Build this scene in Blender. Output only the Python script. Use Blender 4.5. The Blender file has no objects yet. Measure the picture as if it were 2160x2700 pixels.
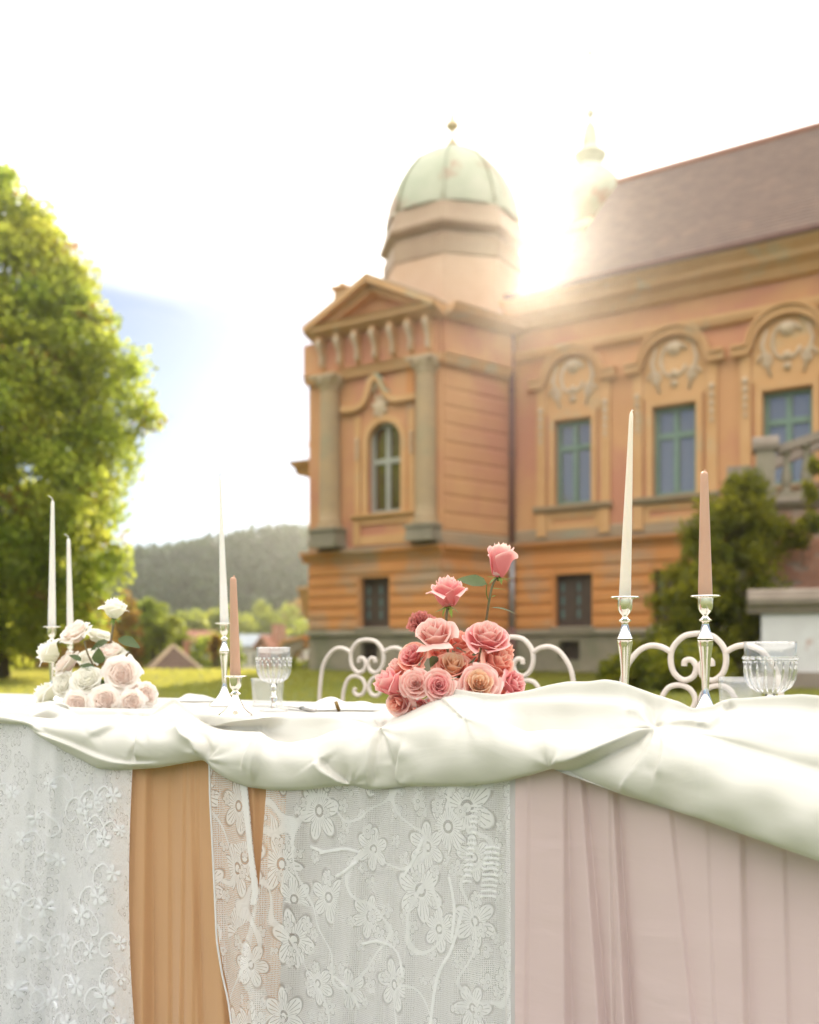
import bpy, math, random
import numpy as np
from mathutils import Vector, Matrix, Quaternion

random.seed(11)
rng = np.random.default_rng(11)
S = bpy.context.scene
COL = S.collection

# ------------------------------------------------------------------ camera, sky, sun, exposure
F = 2625.0          # focal length in photo pixels (35 mm on 36 mm tall frame, 2700 px)
HZ = 1725.0         # horizon row in the photograph
CH = 0.90           # camera height
cam = bpy.data.cameras.new("camera")
cam.lens = 35.0
cam.sensor_width = 36.0
cam.shift_y = (HZ - 1350.0) / 2700.0
cam.clip_start = 0.05
cam.clip_end = 3000
cam.dof.use_dof = True
cam.dof.focus_distance = 1.93
cam.dof.aperture_fstop = 2.7
cam.dof.aperture_blades = 0
cam_o = bpy.data.objects.new("camera", cam)
cam_o.location = (0, 0, CH)
cam_o.rotation_euler = (math.radians(90), 0, 0)
COL.objects.link(cam_o)
S.camera = cam_o

SUN_PX = (1404.0, 706.0)
sdir = Vector(((SUN_PX[0] - 1080) / F, 1.0, (HZ - SUN_PX[1]) / F)).normalized()
sun_elev = math.asin(sdir.z)
sun_azim = math.atan2(sdir.x, sdir.y)

world = bpy.data.worlds.new("World")
S.world = world
world.use_nodes = True
wn = world.node_tree
wn.nodes.clear()
w_out = wn.nodes.new("ShaderNodeOutputWorld")
w_bg = wn.nodes.new("ShaderNodeBackground")
w_bg.inputs["Strength"].default_value = 0.05
w_sky = wn.nodes.new("ShaderNodeTexSky")
w_sky.sky_type = 'NISHITA'
w_sky.sun_disc = False
w_sky.sun_elevation = sun_elev
w_sky.sun_rotation = sun_azim
w_sky.air_density = 0.7
w_sky.dust_density = 0.3
w_tc = wn.nodes.new("ShaderNodeTexCoord")
w_sep = wn.nodes.new("ShaderNodeSeparateXYZ")
w_map = wn.nodes.new("ShaderNodeMapping")
w_map.inputs["Scale"].default_value = (1.0, 1.0, 2.2)
w_map.inputs["Location"].default_value = (0.35, 0.1, 0.27)
w_noise = wn.nodes.new("ShaderNodeTexNoise")
w_noise.inputs["Scale"].default_value = 2.1
w_noise.inputs["Detail"].default_value = 6.0
w_noise.inputs["Roughness"].default_value = 0.5
w_noise.inputs["Distortion"].default_value = 0.4
w_edge = wn.nodes.new("ShaderNodeMath"); w_edge.operation = 'MULTIPLY_ADD'      # noise frays the bank's edge
w_edge.inputs[1].default_value = 0.30
w_ramp = wn.nodes.new("ShaderNodeMapRange")
w_ramp.interpolation_type = 'SMOOTHSTEP'
w_ramp.inputs["From Min"].default_value = 0.455
w_ramp.inputs["From Max"].default_value = 0.565
w_mix = wn.nodes.new("ShaderNodeMixRGB")
w_mix.inputs["Color2"].default_value = (22.0, 21.2, 19.9, 1)
L = wn.links.new
L(w_tc.outputs["Generated"], w_sep.inputs["Vector"])
L(w_tc.outputs["Generated"], w_map.inputs["Vector"])
L(w_map.outputs["Vector"], w_noise.inputs["Vector"])
L(w_noise.outputs["Fac"], w_edge.inputs[0])
L(w_sep.outputs["Z"], w_edge.inputs[2])
L(w_edge.outputs[0], w_ramp.inputs["Value"])
L(w_ramp.outputs["Result"], w_mix.inputs["Fac"])
L(w_sky.outputs["Color"], w_mix.inputs["Color1"])
L(w_mix.outputs["Color"], w_bg.inputs["Color"])
L(w_bg.outputs["Background"], w_out.inputs["Surface"])

sun = bpy.data.lights.new("sun", 'SUN')
sun.energy = 2.7
sun.angle = math.radians(0.5)
sun.color = (1.0, 0.88, 0.71)
sun_o = bpy.data.objects.new("sun", sun)
sun_o.rotation_euler = sdir.to_track_quat('Z', 'Y').to_euler()
sun_o.location = (0, 0, 40)
COL.objects.link(sun_o)

S.view_settings.view_transform = 'Standard'
S.view_settings.look = 'None'
S.view_settings.gamma = 1.0
S.view_settings.use_curve_mapping = False
S.view_settings.exposure = 1.45
S.render.engine = 'CYCLES'
S.cycles.use_denoising = True
try:
    S.cycles.denoiser = 'OPENIMAGEDENOISE'
except Exception:
    pass
S.cycles.max_bounces = 20
S.cycles.diffuse_bounces = 5
S.cycles.glossy_bounces = 8
S.cycles.transmission_bounces = 20
S.cycles.transparent_max_bounces = 12
S.cycles.volume_bounces = 1
S.cycles.sample_clamp_indirect = 6.0
S.cycles.caustics_reflective = False
S.cycles.caustics_refractive = False

HAZE_DENSITY = 0.0008
HAZE_G = 0.88

# ------------------------------------------------------------------ helpers
def P(x, y, Y):
    """a point at depth Y seen at photo pixel x, y"""
    return Vector(((x - 1080) * Y / F, Y, CH + (HZ - y) * Y / F))

ORIG = {}

def world_pos(o):
    v = Vector((0, 0, 0))
    while o is not None:
        v += o.location
        o = o.parent
    return v

class MB:
    """collects faces and links them as one mesh object"""
    def __init__(s):
        s.v = []; s.f = []; s.uv = None
    def add(s, vs, fs):
        n = len(s.v)
        s.v.extend([tuple(p) for p in vs])
        s.f.extend([tuple(i + n for i in f) for f in fs])
    def box(s, a, b):
        x0, y0, z0 = a; x1, y1, z1 = b
        s.add([(x0,y0,z0),(x1,y0,z0),(x1,y1,z0),(x0,y1,z0),(x0,y0,z1),(x1,y0,z1),(x1,y1,z1),(x0,y1,z1)],
              [(0,3,2,1),(4,5,6,7),(0,1,5,4),(1,2,6,5),(2,3,7,6),(3,0,4,7)])
    def hexa(s, p):
        s.add(p, [(0,3,2,1),(4,5,6,7),(0,1,5,4),(1,2,6,5),(2,3,7,6),(3,0,4,7)])
    def lathe(s, prof, c=(0,0,0), n=24, axis=None, flute=None, cap=True, mn=None):
        """prof: list of (r, z)"""
        c = Vector(c)
        q = Vector((0,0,1)).rotation_difference(Vector(axis)) if axis is not None else None
        n0 = len(s.v)
        for j, (r, z) in enumerate(prof):
            for i in range(n):
                a = 2*math.pi*i/n
                rr = r * (flute(a, j, z) if flute else 1.0)
                p = Vector((rr*math.cos(a), rr*math.sin(a), z))
                if q: p = q @ p
                s.v.append(tuple(p + c))
        for j in range(len(prof)-1):
            for i in range(n):
                k = (i+1) % n
                s.f.append((n0+j*n+i, n0+j*n+k, n0+(j+1)*n+k, n0+(j+1)*n+i))
        if cap:
            s.f.append(tuple(n0+i for i in reversed(range(n))))
            m = n0+(len(prof)-1)*n
            s.f.append(tuple(m+i for i in range(n)))
    def tube(s, pts, r, n=8, cap=True):
        pts = [Vector(p) for p in pts]
        n0 = len(s.v)
        rs = r if hasattr(r, '__len__') else [r]*len(pts)
        up = Vector((0,0,1)); prev = None
        for i, p in enumerate(pts):
            d = (pts[min(i+1,len(pts)-1)] - pts[max(i-1,0)]).normalized()
            if prev is None:
                ref = up if abs(d.z) < 0.9 else Vector((0,1,0))
                a = d.cross(ref).normalized()
            else:
                a = (prev - d*prev.dot(d)).normalized()
            prev = a
            b = d.cross(a)
            for k in range(n):
                t = 2*math.pi*k/n
                s.v.append(tuple(p + (a*math.cos(t)+b*math.sin(t))*rs[i]))
        for i in range(len(pts)-1):
            for k in range(n):
                m = (k+1) % n
                s.f.append((n0+i*n+k, n0+i*n+m, n0+(i+1)*n+m, n0+(i+1)*n+k))
        if cap:
            s.f.append(tuple(n0+i for i in reversed(range(n))))
            m = n0+(len(pts)-1)*n
            s.f.append(tuple(m+i for i in range(n)))
    def grid(s, fn, us, vs, uvf=None):
        n0 = len(s.v); nu = len(us); nv = len(vs)
        for v in vs:
            for u in us:
                s.v.append(tuple(fn(u, v)))
        for j in range(nv-1):
            for i in range(nu-1):
                s.f.append((n0+j*nu+i, n0+j*nu+i+1, n0+(j+1)*nu+i+1, n0+(j+1)*nu+i))
        if uvf:
            if s.uv is None: s.uv = {}
            for j, v in enumerate(vs):
                for i, u in enumerate(us):
                    s.uv[n0+j*nu+i] = uvf(u, v)
    def build(s, name, mat, parent=None, smooth=False, local=False, bevel=0.0, shade_angle=None):
        me = bpy.data.meshes.new(name)
        o = bpy.data.objects.new(name, me)
        vs = s.v
        if parent is not None:
            o.parent = parent
            if not local:
                w = world_pos(parent)
                vs = [(p[0]-w.x, p[1]-w.y, p[2]-w.z) for p in s.v]
        elif not local and s.v:
            a = np.array(s.v)
            c = a.mean(axis=0); c[2] = a[:,2].min()
            vs = (a - c).tolist()
            o.location = c
        me.from_pydata(vs, [], s.f)
        if s.uv is not None:
            ul = me.uv_layers.new(name="uv")
            li = np.empty(len(me.loops), dtype=np.int32)
            me.loops.foreach_get("vertex_index", li)
            arr = np.zeros((len(me.vertices), 2))
            for k, val in s.uv.items(): arr[k] = val
            ul.data.foreach_set("uv", arr[li].astype(np.float32).ravel())
        if smooth:
            me.polygons.foreach_set("use_smooth", np.ones(len(me.polygons), dtype=bool))
            if shade_angle:
                me.set_sharp_from_angle(angle=math.radians(shade_angle))
        me.update()
        if mat is not None: me.materials.append(mat)
        COL.objects.link(o)
        if bevel:
            b = o.modifiers.new("bevel", 'BEVEL'); b.width = bevel; b.segments = 2; b.limit_method = 'ANGLE'
        return o

def tag(o, label=None, cat=None, group=None, kind=None):
    if label: o["label"] = label
    if cat: o["category"] = cat
    if group: o["group"] = group
    if kind: o["kind"] = kind
    return o

def thing(name, label, cat, loc=(0,0,0), rotz=0.0, group=None):
    o = bpy.data.objects.new(name, None)
    o.empty_display_size = 0.1
    o.location = loc
    o.rotation_euler = (0, 0, rotz)
    COL.objects.link(o)
    return tag(o, label, cat, group)

def copy_tree(o, parent=None):
    c = o.copy()
    COL.objects.link(c)
    if parent is not None: c.parent = parent
    for ch in list(o.children):
        copy_tree(ch, c)
    return c

def lerp(a, b, t): return a + (b-a)*t
def smooth01(t):
    t = max(0.0, min(1.0, t)); return t*t*(3-2*t)

def fast_mesh(name, verts, faces_n, mat, parent=None, smooth=False, loc=None):
    """verts (n*k,3) array, faces are consecutive k-gons"""
    k = faces_n
    n = len(verts)//k
    w = world_pos(parent) if parent is not None else Vector(loc or (0,0,0))
    verts = np.asarray(verts, dtype=np.float32) - np.array([w.x,w.y,w.z], dtype=np.float32)
    me = bpy.data.meshes.new(name)
    me.vertices.add(n*k); me.loops.add(n*k); me.polygons.add(n)
    me.vertices.foreach_set("co", verts.ravel())
    me.loops.foreach_set("vertex_index", np.arange(n*k, dtype=np.int32))
    me.polygons.foreach_set("loop_start", np.arange(0, n*k, k, dtype=np.int32))
    me.polygons.foreach_set("loop_total", np.full(n, k, dtype=np.int32))
    me.update(calc_edges=True)
    me.materials.append(mat)
    o = bpy.data.objects.new(name, me)
    if parent is not None: o.parent = parent
    else: o.location = w
    COL.objects.link(o)
    return o

# ------------------------------------------------------------------ materials
def new_mat(name):
    m = bpy.data.materials.new(name); m.use_nodes = True
    nt = m.node_tree; nt.nodes.clear()
    out = nt.nodes.new("ShaderNodeOutputMaterial")
    return m, nt, out

def mat(name, c1, c2=None, rough=0.7, scale=6.0, detail=6.0, bump=0.0, bscale=None, metal=0.0, spec=0.5,
        c3=None, s3=1.0, t3=(0.55,0.7), transl=0.0, tcol=None, stretch=None, sheen=0.0, subsurf=0.0, coord="Object"):
    m, nt, out = new_mat(name)
    b = nt.nodes.new("ShaderNodeBsdfPrincipled")
    b.inputs["Roughness"].default_value = rough
    b.inputs["Metallic"].default_value = metal
    b.inputs["Specular IOR Level"].default_value = spec
    if sheen: b.inputs["Sheen Weight"].default_value = sheen
    if subsurf:
        b.inputs["Subsurface Weight"].default_value = subsurf
        b.inputs["Subsurface Radius"].default_value = (0.01, 0.006, 0.004)
        b.inputs["Subsurface Scale"].default_value = 1.0
    tc = nt.nodes.new("ShaderNodeTexCoord")
    vec = tc.outputs[coord]
    if stretch:
        mp = nt.nodes.new("ShaderNodeMapping"); mp.inputs["Scale"].default_value = stretch
        nt.links.new(vec, mp.inputs["Vector"]); vec = mp.outputs["Vector"]
    n = nt.nodes.new("ShaderNodeTexNoise")
    n.inputs["Scale"].default_value = scale; n.inputs["Detail"].default_value = detail
    n.inputs["Roughness"].default_value = 0.6
    nt.links.new(vec, n.inputs["Vector"])
    mx = nt.nodes.new("ShaderNodeMixRGB")
    mx.inputs["Color1"].default_value = (*c1, 1)
    mx.inputs["Color2"].default_value = (*(c2 or c1), 1)
    rp = nt.nodes.new("ShaderNodeValToRGB")
    rp.color_ramp.elements[0].position = 0.35; rp.color_ramp.elements[1].position = 0.65
    nt.links.new(n.outputs["Fac"], rp.inputs["Fac"])
    nt.links.new(rp.outputs["Color"], mx.inputs["Fac"])
    colr = mx.outputs["Color"]
    if c3:
        n3 = nt.nodes.new("ShaderNodeTexNoise"); n3.inputs["Scale"].default_value = s3; n3.inputs["Detail"].default_value = 7
        nt.links.new(vec, n3.inputs["Vector"])
        r3 = nt.nodes.new("ShaderNodeValToRGB")
        r3.color_ramp.elements[0].position = t3[0]; r3.color_ramp.elements[1].position = t3[1]
        nt.links.new(n3.outputs["Fac"], r3.inputs["Fac"])
        m3 = nt.nodes.new("ShaderNodeMixRGB"); m3.inputs["Color2"].default_value = (*c3, 1)
        nt.links.new(colr, m3.inputs["Color1"]); nt.links.new(r3.outputs["Color"], m3.inputs["Fac"])
        colr = m3.outputs["Color"]
    nt.links.new(colr, b.inputs["Base Color"])
    if bump:
        nb = nt.nodes.new("ShaderNodeTexNoise"); nb.inputs["Scale"].default_value = bscale or scale*3; nb.inputs["Detail"].default_value = 6
        nt.links.new(vec, nb.inputs["Vector"])
        bp = nt.nodes.new("ShaderNodeBump"); bp.inputs["Strength"].default_value = bump; bp.inputs["Distance"].default_value = 0.02
        nt.links.new(nb.outputs["Fac"], bp.inputs["Height"]); nt.links.new(bp.outputs["Normal"], b.inputs["Normal"])
    surf = b.outputs["BSDF"]
    if transl:
        t = nt.nodes.new("ShaderNodeBsdfTranslucent")
        if tcol: t.inputs["Color"].default_value = (*tcol, 1)
        else: nt.links.new(colr, t.inputs["Color"])
        ms = nt.nodes.new("ShaderNodeMixShader"); ms.inputs["Fac"].default_value = transl
        nt.links.new(surf, ms.inputs[1]); nt.links.new(t.outputs["BSDF"], ms.inputs[2])
        surf = ms.outputs["Shader"]
    nt.links.new(surf, out.inputs["Surface"])
    return m

def leaf_mat(name, d1, d2, t1, t2, fac=0.5, scale=0.6, fine=9.0):
    """leaves: diffuse colour and the brighter colour light takes when it passes through the blade"""
    m, nt, out = new_mat(name)
    tc = nt.nodes.new("ShaderNodeTexCoord")
    n = nt.nodes.new("ShaderNodeTexNoise"); n.inputs["Scale"].default_value = scale; n.inputs["Detail"].default_value = 8; n.inputs["Roughness"].default_value = 0.75
    nt.links.new(tc.outputs["Object"], n.inputs["Vector"])
    rp = nt.nodes.new("ShaderNodeValToRGB"); rp.color_ramp.elements[0].position = 0.36; rp.color_ramp.elements[1].position = 0.62
    nt.links.new(n.outputs["Fac"], rp.inputs["Fac"])
    def mix(a, b):
        x = nt.nodes.new("ShaderNodeMixRGB"); x.inputs["Color1"].default_value = (*a,1); x.inputs["Color2"].default_value = (*b,1)
        nt.links.new(rp.outputs["Color"], x.inputs["Fac"]); return x.outputs["Color"]
    b = nt.nodes.new("ShaderNodeBsdfPrincipled"); b.inputs["Roughness"].default_value = 0.5; b.inputs["Specular IOR Level"].default_value = 0.35
    nt.links.new(mix(d1, d2), b.inputs["Base Color"])
    t = nt.nodes.new("ShaderNodeBsdfTranslucent"); nt.links.new(mix(t1, t2), t.inputs["Color"])
    ms = nt.nodes.new("ShaderNodeMixShader"); ms.inputs["Fac"].default_value = fac
    nt.links.new(b.outputs["BSDF"], ms.inputs[1]); nt.links.new(t.outputs["BSDF"], ms.inputs[2])
    nt.links.new(ms.outputs["Shader"], out.inputs["Surface"])
    return m

def petal_mat(name, base, mid, rim, transl=0.35):
    """petal pigment runs from its base (v=0) to the pale rim (v=1)"""
    m, nt, out = new_mat(name)
    uv = nt.nodes.new("ShaderNodeUVMap"); uv.uv_map = "uv"
    sp = nt.nodes.new("ShaderNodeSeparateXYZ"); nt.links.new(uv.outputs["UV"], sp.inputs["Vector"])
    tc = nt.nodes.new("ShaderNodeTexCoord")
    n = nt.nodes.new("ShaderNodeTexNoise"); n.inputs["Scale"].default_value = 45; n.inputs["Detail"].default_value = 5
    nt.links.new(tc.outputs["Object"], n.inputs["Vector"])
    ma = nt.nodes.new("ShaderNodeMath"); ma.operation = 'MULTIPLY_ADD'; ma.inputs[1].default_value = 0.3; ma.inputs[2].default_value = -0.15
    nt.links.new(n.outputs["Fac"], ma.inputs[0])
    ad = nt.nodes.new("ShaderNodeMath"); ad.operation = 'ADD'
    nt.links.new(sp.outputs["Y"], ad.inputs[0]); nt.links.new(ma.outputs[0], ad.inputs[1])
    rp = nt.nodes.new("ShaderNodeValToRGB")
    e = rp.color_ramp.elements
    e[0].position = 0.05; e[0].color = (*base,1)
    e[1].position = 0.98; e[1].color = (*rim,1)
    k = e.new(0.68); k.color = (*mid,1)
    nt.links.new(ad.outputs[0], rp.inputs["Fac"])
    # veins
    wv = nt.nodes.new("ShaderNodeTexNoise"); wv.inputs["Scale"].default_value = 1.0
    mp = nt.nodes.new("ShaderNodeMapping"); mp.inputs["Scale"].default_value = (26, 3, 1)
    nt.links.new(uv.outputs["UV"], mp.inputs["Vector"]); nt.links.new(mp.outputs["Vector"], wv.inputs["Vector"])
    bp = nt.nodes.new("ShaderNodeBump"); bp.inputs["Strength"].default_value = 0.25; bp.inputs["Distance"].default_value = 0.002
    nt.links.new(wv.outputs["Fac"], bp.inputs["Height"])
    b = nt.nodes.new("ShaderNodeBsdfPrincipled"); b.inputs["Roughness"].default_value = 0.55
    b.inputs["Specular IOR Level"].default_value = 0.25; b.inputs["Sheen Weight"].default_value = 0.15
    nt.links.new(rp.outputs["Color"], b.inputs["Base Color"]); nt.links.new(bp.outputs["Normal"], b.inputs["Normal"])
    t = nt.nodes.new("ShaderNodeBsdfTranslucent"); nt.links.new(rp.outputs["Color"], t.inputs["Color"])
    ms = nt.nodes.new("ShaderNodeMixShader"); ms.inputs["Fac"].default_value = transl
    nt.links.new(b.outputs["BSDF"], ms.inputs[1]); nt.links.new(t.outputs["BSDF"], ms.inputs[2])
    nt.links.new(ms.outputs["Shader"], out.inputs["Surface"])
    return m

def lace_mat(name, col, cell=260.0, thread=0.24, pattern_scale=9.0, dense=(0.50, 0.60), solid=0.9, figures=()):
    """knitted net: threads between open cells, closed up where the woven flowers and scrolls run"""
    m, nt, out = new_mat(name)
    N = nt.nodes.new; lk = nt.links.new
    def mth(op, a, b=None, c=None):
        n = N("ShaderNodeMath"); n.operation = op
        for k, v in enumerate((a, b, c)):
            if v is None: continue
            if isinstance(v, (int, float)): n.inputs[k].default_value = v
            else: lk(v, n.inputs[k])
        return n.outputs[0]
    def rng_(v, a, b, lo=0.0, hi=1.0):
        n = N("ShaderNodeMapRange"); n.inputs["From Min"].default_value = a; n.inputs["From Max"].default_value = b
        n.inputs["To Min"].default_value = lo; n.inputs["To Max"].default_value = hi
        lk(v, n.inputs["Value"]); return n.outputs["Result"]
    uv = N("ShaderNodeUVMap"); uv.uv_map = "uv"; U = uv.outputs["UV"]
    vo = N("ShaderNodeTexVoronoi"); vo.feature = 'DISTANCE_TO_EDGE'; vo.inputs["Scale"].default_value = cell; vo.inputs["Randomness"].default_value = 0.3
    lk(U, vo.inputs["Vector"])
    net = rng_(vo.outputs["Distance"], thread*0.6, thread, 1.0, 0.0)
    nz = N("ShaderNodeTexNoise"); nz.inputs["Scale"].default_value = pattern_scale; nz.inputs["Detail"].default_value = 3; nz.inputs["Distortion"].default_value = 1.2
    lk(U, nz.inputs["Vector"])
    total = mth('MAXIMUM', net, rng_(nz.outputs["Fac"], dense[0], dense[1], 0.0, solid))
    sep0 = N("ShaderNodeSeparateXYZ"); lk(U, sep0.inputs["Vector"])
    for (sc, R_in, npet, keep, opac) in figures:
        v1 = N("ShaderNodeTexVoronoi"); v1.feature = 'F1'; v1.inputs["Scale"].default_value = sc; v1.inputs["Randomness"].default_value = 0.75
        lk(U, v1.inputs["Vector"])
        sp = N("ShaderNodeSeparateXYZ"); lk(v1.outputs["Position"], sp.inputs["Vector"])
        cs = N("ShaderNodeSeparateXYZ"); lk(v1.outputs["Color"], cs.inputs["Vector"])
        dx = mth('SUBTRACT', sep0.outputs["X"], sp.outputs["X"]); dy = mth('SUBTRACT', sep0.outputs["Y"], sp.outputs["Y"])
        r = mth('SQRT', mth('ADD', mth('MULTIPLY', dx, dx), mth('MULTIPLY', dy, dy)))
        th = mth('ADD', mth('ARCTAN2', dy, dx), mth('MULTIPLY', cs.outputs["X"], 6.283))
        size = mth('MULTIPLY_ADD', cs.outputs["Y"], 0.5*R_in, 0.72*R_in)
        pet = mth('ABSOLUTE', mth('COSINE', mth('MULTIPLY', th, npet/2)))
        edge = mth('MULTIPLY', size, mth('MULTIPLY_ADD', pet, 0.5, 0.5))
        q = mth('DIVIDE', r, edge)
        inside = rng_(q, 0.90, 1.02, 1.0, 0.0)
        slit = rng_(mth('ABSOLUTE', mth('SINE', mth('MULTIPLY', th, npet*2.5))), 0.10, 0.35)
        far = rng_(q, 0.25, 0.45); tip = rng_(q, 0.78, 0.86)
        body = mth('MAXIMUM', slit, mth('MAXIMUM', mth('SUBTRACT', 1.0, far), tip))
        eye = rng_(mth('ABSOLUTE', mth('SUBTRACT', mth('DIVIDE', r, size), 0.16)), 0.02, 0.05)
        fig = mth('MULTIPLY', mth('MULTIPLY', inside, body), mth('MULTIPLY', eye, mth('GREATER_THAN', cs.outputs["Z"], keep)))
        total = mth('MAXIMUM', mth('MULTIPLY', total, mth('SUBTRACT', 1.0, mth('MULTIPLY', rng_(q, 1.0, 1.12, 1.0, 0.0), mth('MULTIPLY', 0.55, mth('GREATER_THAN', cs.outputs["Z"], keep))))), mth('MULTIPLY', fig, opac))
    if figures:      # thin scrolling stems
        n2 = N("ShaderNodeTexNoise"); n2.inputs["Scale"].default_value = figures[0][0]*0.9; n2.inputs["Detail"].default_value = 0.5; lk(U, n2.inputs["Vector"])
        line = rng_(mth('ABSOLUTE', mth('SUBTRACT', n2.outputs["Fac"], 0.5)), 0.008, 0.016, 0.9, 0.0)
        total = mth('MAXIMUM', total, line)
    d = N("ShaderNodeBsdfDiffuse"); d.inputs["Color"].default_value = (*col,1)
    tl = N("ShaderNodeBsdfTranslucent"); tl.inputs["Color"].default_value = (*col,1)
    m1 = N("ShaderNodeMixShader"); m1.inputs["Fac"].default_value = 0.35
    lk(d.outputs["BSDF"], m1.inputs[1]); lk(tl.outputs["BSDF"], m1.inputs[2])
    tr = N("ShaderNodeBsdfTransparent")
    ms = N("ShaderNodeMixShader")
    lk(total, ms.inputs["Fac"]); lk(tr.outputs["BSDF"], ms.inputs[1]); lk(m1.outputs["Shader"], ms.inputs[2])
    lk(ms.outputs["Shader"], out.inputs["Surface"])
    return m

def glass_mat(name, tint=(0.985,0.985,0.985), milk=0.03, bscale=60):
    """thin blown glass: clear, with mirror reflections that grow towards the edge"""
    m, nt, out = new_mat(name)
    tc = nt.nodes.new("ShaderNodeTexCoord")
    n = nt.nodes.new("ShaderNodeTexNoise"); n.inputs["Scale"].default_value = bscale; nt.links.new(tc.outputs["Object"], n.inputs["Vector"])
    bp = nt.nodes.new("ShaderNodeBump"); bp.inputs["Strength"].default_value = 0.25; bp.inputs["Distance"].default_value = 0.003
    nt.links.new(n.outputs["Fac"], bp.inputs["Height"])
    tr = nt.nodes.new("ShaderNodeBsdfTransparent"); tr.inputs["Color"].default_value = (*tint,1)
    gl = nt.nodes.new("ShaderNodeBsdfGlossy"); gl.inputs["Roughness"].default_value = 0.03; nt.links.new(bp.outputs["Normal"], gl.inputs["Normal"])
    lw = nt.nodes.new("ShaderNodeLayerWeight"); lw.inputs["Blend"].default_value = 0.5
    nt.links.new(bp.outputs["Normal"], lw.inputs["Normal"])
    pw = nt.nodes.new("ShaderNodeMath"); pw.operation = 'POWER'; pw.inputs[1].default_value = 4.0
    nt.links.new(lw.outputs["Facing"], pw.inputs[0])
    fr = nt.nodes.new("ShaderNodeMath"); fr.operation = 'MULTIPLY_ADD'; fr.inputs[1].default_value = 0.6; fr.inputs[2].default_value = 0.09
    nt.links.new(pw.outputs[0], fr.inputs[0])
    ms = nt.nodes.new("ShaderNodeMixShader")
    nt.links.new(fr.outputs[0], ms.inputs["Fac"]); nt.links.new(tr.outputs["BSDF"], ms.inputs[1]); nt.links.new(gl.outputs["BSDF"], ms.inputs[2])
    tl = nt.nodes.new("ShaderNodeBsdfTranslucent"); tl.inputs["Color"].default_value = (0.9,0.9,0.9,1)
    mt = nt.nodes.new("ShaderNodeMixShader"); mt.inputs["Fac"].default_value = milk
    nt.links.new(ms.outputs["Shader"], mt.inputs[1]); nt.links.new(tl.outputs["BSDF"], mt.inputs[2])
    nt.links.new(mt.outputs["Shader"], out.inputs["Surface"])
    return m

def solid_glass(name, ior=1.5):
    m, nt, out = new_mat(name)
    b = nt.nodes.new("ShaderNodeBsdfGlass"); b.inputs["IOR"].default_value = ior; b.inputs["Roughness"].default_value = 0.0
    nt.links.new(b.outputs["BSDF"], out.inputs["Surface"])
    return m

def pane_mat(name, tint, rough=0.08):
    m, nt, out = new_mat(name)
    tc = nt.nodes.new("ShaderNodeTexCoord")
    n = nt.nodes.new("ShaderNodeTexNoise"); n.inputs["Scale"].default_value = 2.0
    nt.links.new(tc.outputs["Object"], n.inputs["Vector"])
    bp = nt.nodes.new("ShaderNodeBump"); bp.inputs["Strength"].default_value = 0.06; bp.inputs["Distance"].default_value = 0.05
    nt.links.new(n.outputs["Fac"], bp.inputs["Height"])
    b = nt.nodes.new("ShaderNodeBsdfPrincipled")
    b.inputs["Base Color"].default_value = (*tint,1); b.inputs["Roughness"].default_value = rough
    b.inputs["Specular IOR Level"].default_value = 1.0; b.inputs["Coat Weight"].default_value = 1.0; b.inputs["Coat IOR"].default_value = 2.2
    b.inputs["Coat Roughness"].default_value = 0.02
    nt.links.new(bp.outputs["Normal"], b.inputs["Normal"])
    nt.links.new(b.outputs["BSDF"], out.inputs["Surface"])
    return m

M = {}
M['lawn'] = mat("lawn_grass", (0.075,0.105,0.022), (0.13,0.15,0.035), rough=0.9, scale=1.3, bump=0.6, bscale=40, c3=(0.20,0.19,0.06), s3=0.35, t3=(0.5,0.75))
M['blade'] = leaf_mat("grass_blade", (0.07,0.10,0.02), (0.13,0.14,0.03), (0.52,0.54,0.08), (0.72,0.64,0.14), 0.55, scale=0.8)
M['field'] = mat("valley_meadow", (0.08,0.11,0.03), (0.12,0.14,0.04), rough=0.95, scale=0.05, bump=0.2)
M['hill'] = mat("hill_soil", (0.035,0.05,0.018), (0.06,0.075,0.03), rough=0.95, scale=0.05)
M['forest'] = leaf_mat("forest_needles", (0.026,0.055,0.020), (0.06,0.095,0.030), (0.07,0.12,0.025), (0.15,0.20,0.045), 0.3, scale=0.03)
M['plaster'] = mat("ochre_plaster", (0.54,0.275,0.125), (0.59,0.31,0.145), rough=0.9, scale=0.6, bump=0.25, bscale=14, c3=(0.50,0.215,0.13), s3=0.35, t3=(0.46,0.60))
M['plaster_yellow'] = mat("yellow_stucco_trim", (0.55,0.305,0.13), (0.60,0.345,0.16), rough=0.85, scale=1.2, bump=0.25, bscale=18, c3=(0.45,0.36,0.22), s3=1.1, t3=(0.58,0.75))
M['rustic'] = mat("terracotta_render", (0.54,0.225,0.07), (0.59,0.26,0.085), rough=0.9, scale=0.8, bump=0.3, bscale=16, c3=(0.40,0.27,0.17), s3=0.7, t3=(0.50,0.68))
M['stone'] = mat("weathered_grey_stone", (0.31,0.26,0.19), (0.23,0.20,0.145), rough=0.92, scale=1.6, bump=0.5, bscale=12, c3=(0.17,0.17,0.10), s3=0.7, t3=(0.55,0.72))
M['stone_dark'] = mat("damp_dark_stone", (0.24,0.19,0.15), (0.31,0.25,0.20), rough=0.92, scale=2.2, bump=0.5, bscale=12)
M['attic'] = mat('glare_washed_render', (0.56,0.37,0.24), (0.60,0.42,0.29), rough=0.9, scale=1.0, bump=0.2)  # pale tone: wash of sun glare over the attic painted into its colour
M['ledge'] = mat('stained_ledge', (0.38,0.26,0.16), (0.32,0.23,0.15), rough=0.9, scale=1.3, bump=0.3, c3=(0.30,0.26,0.18), s3=0.9, t3=(0.55,0.7))
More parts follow.
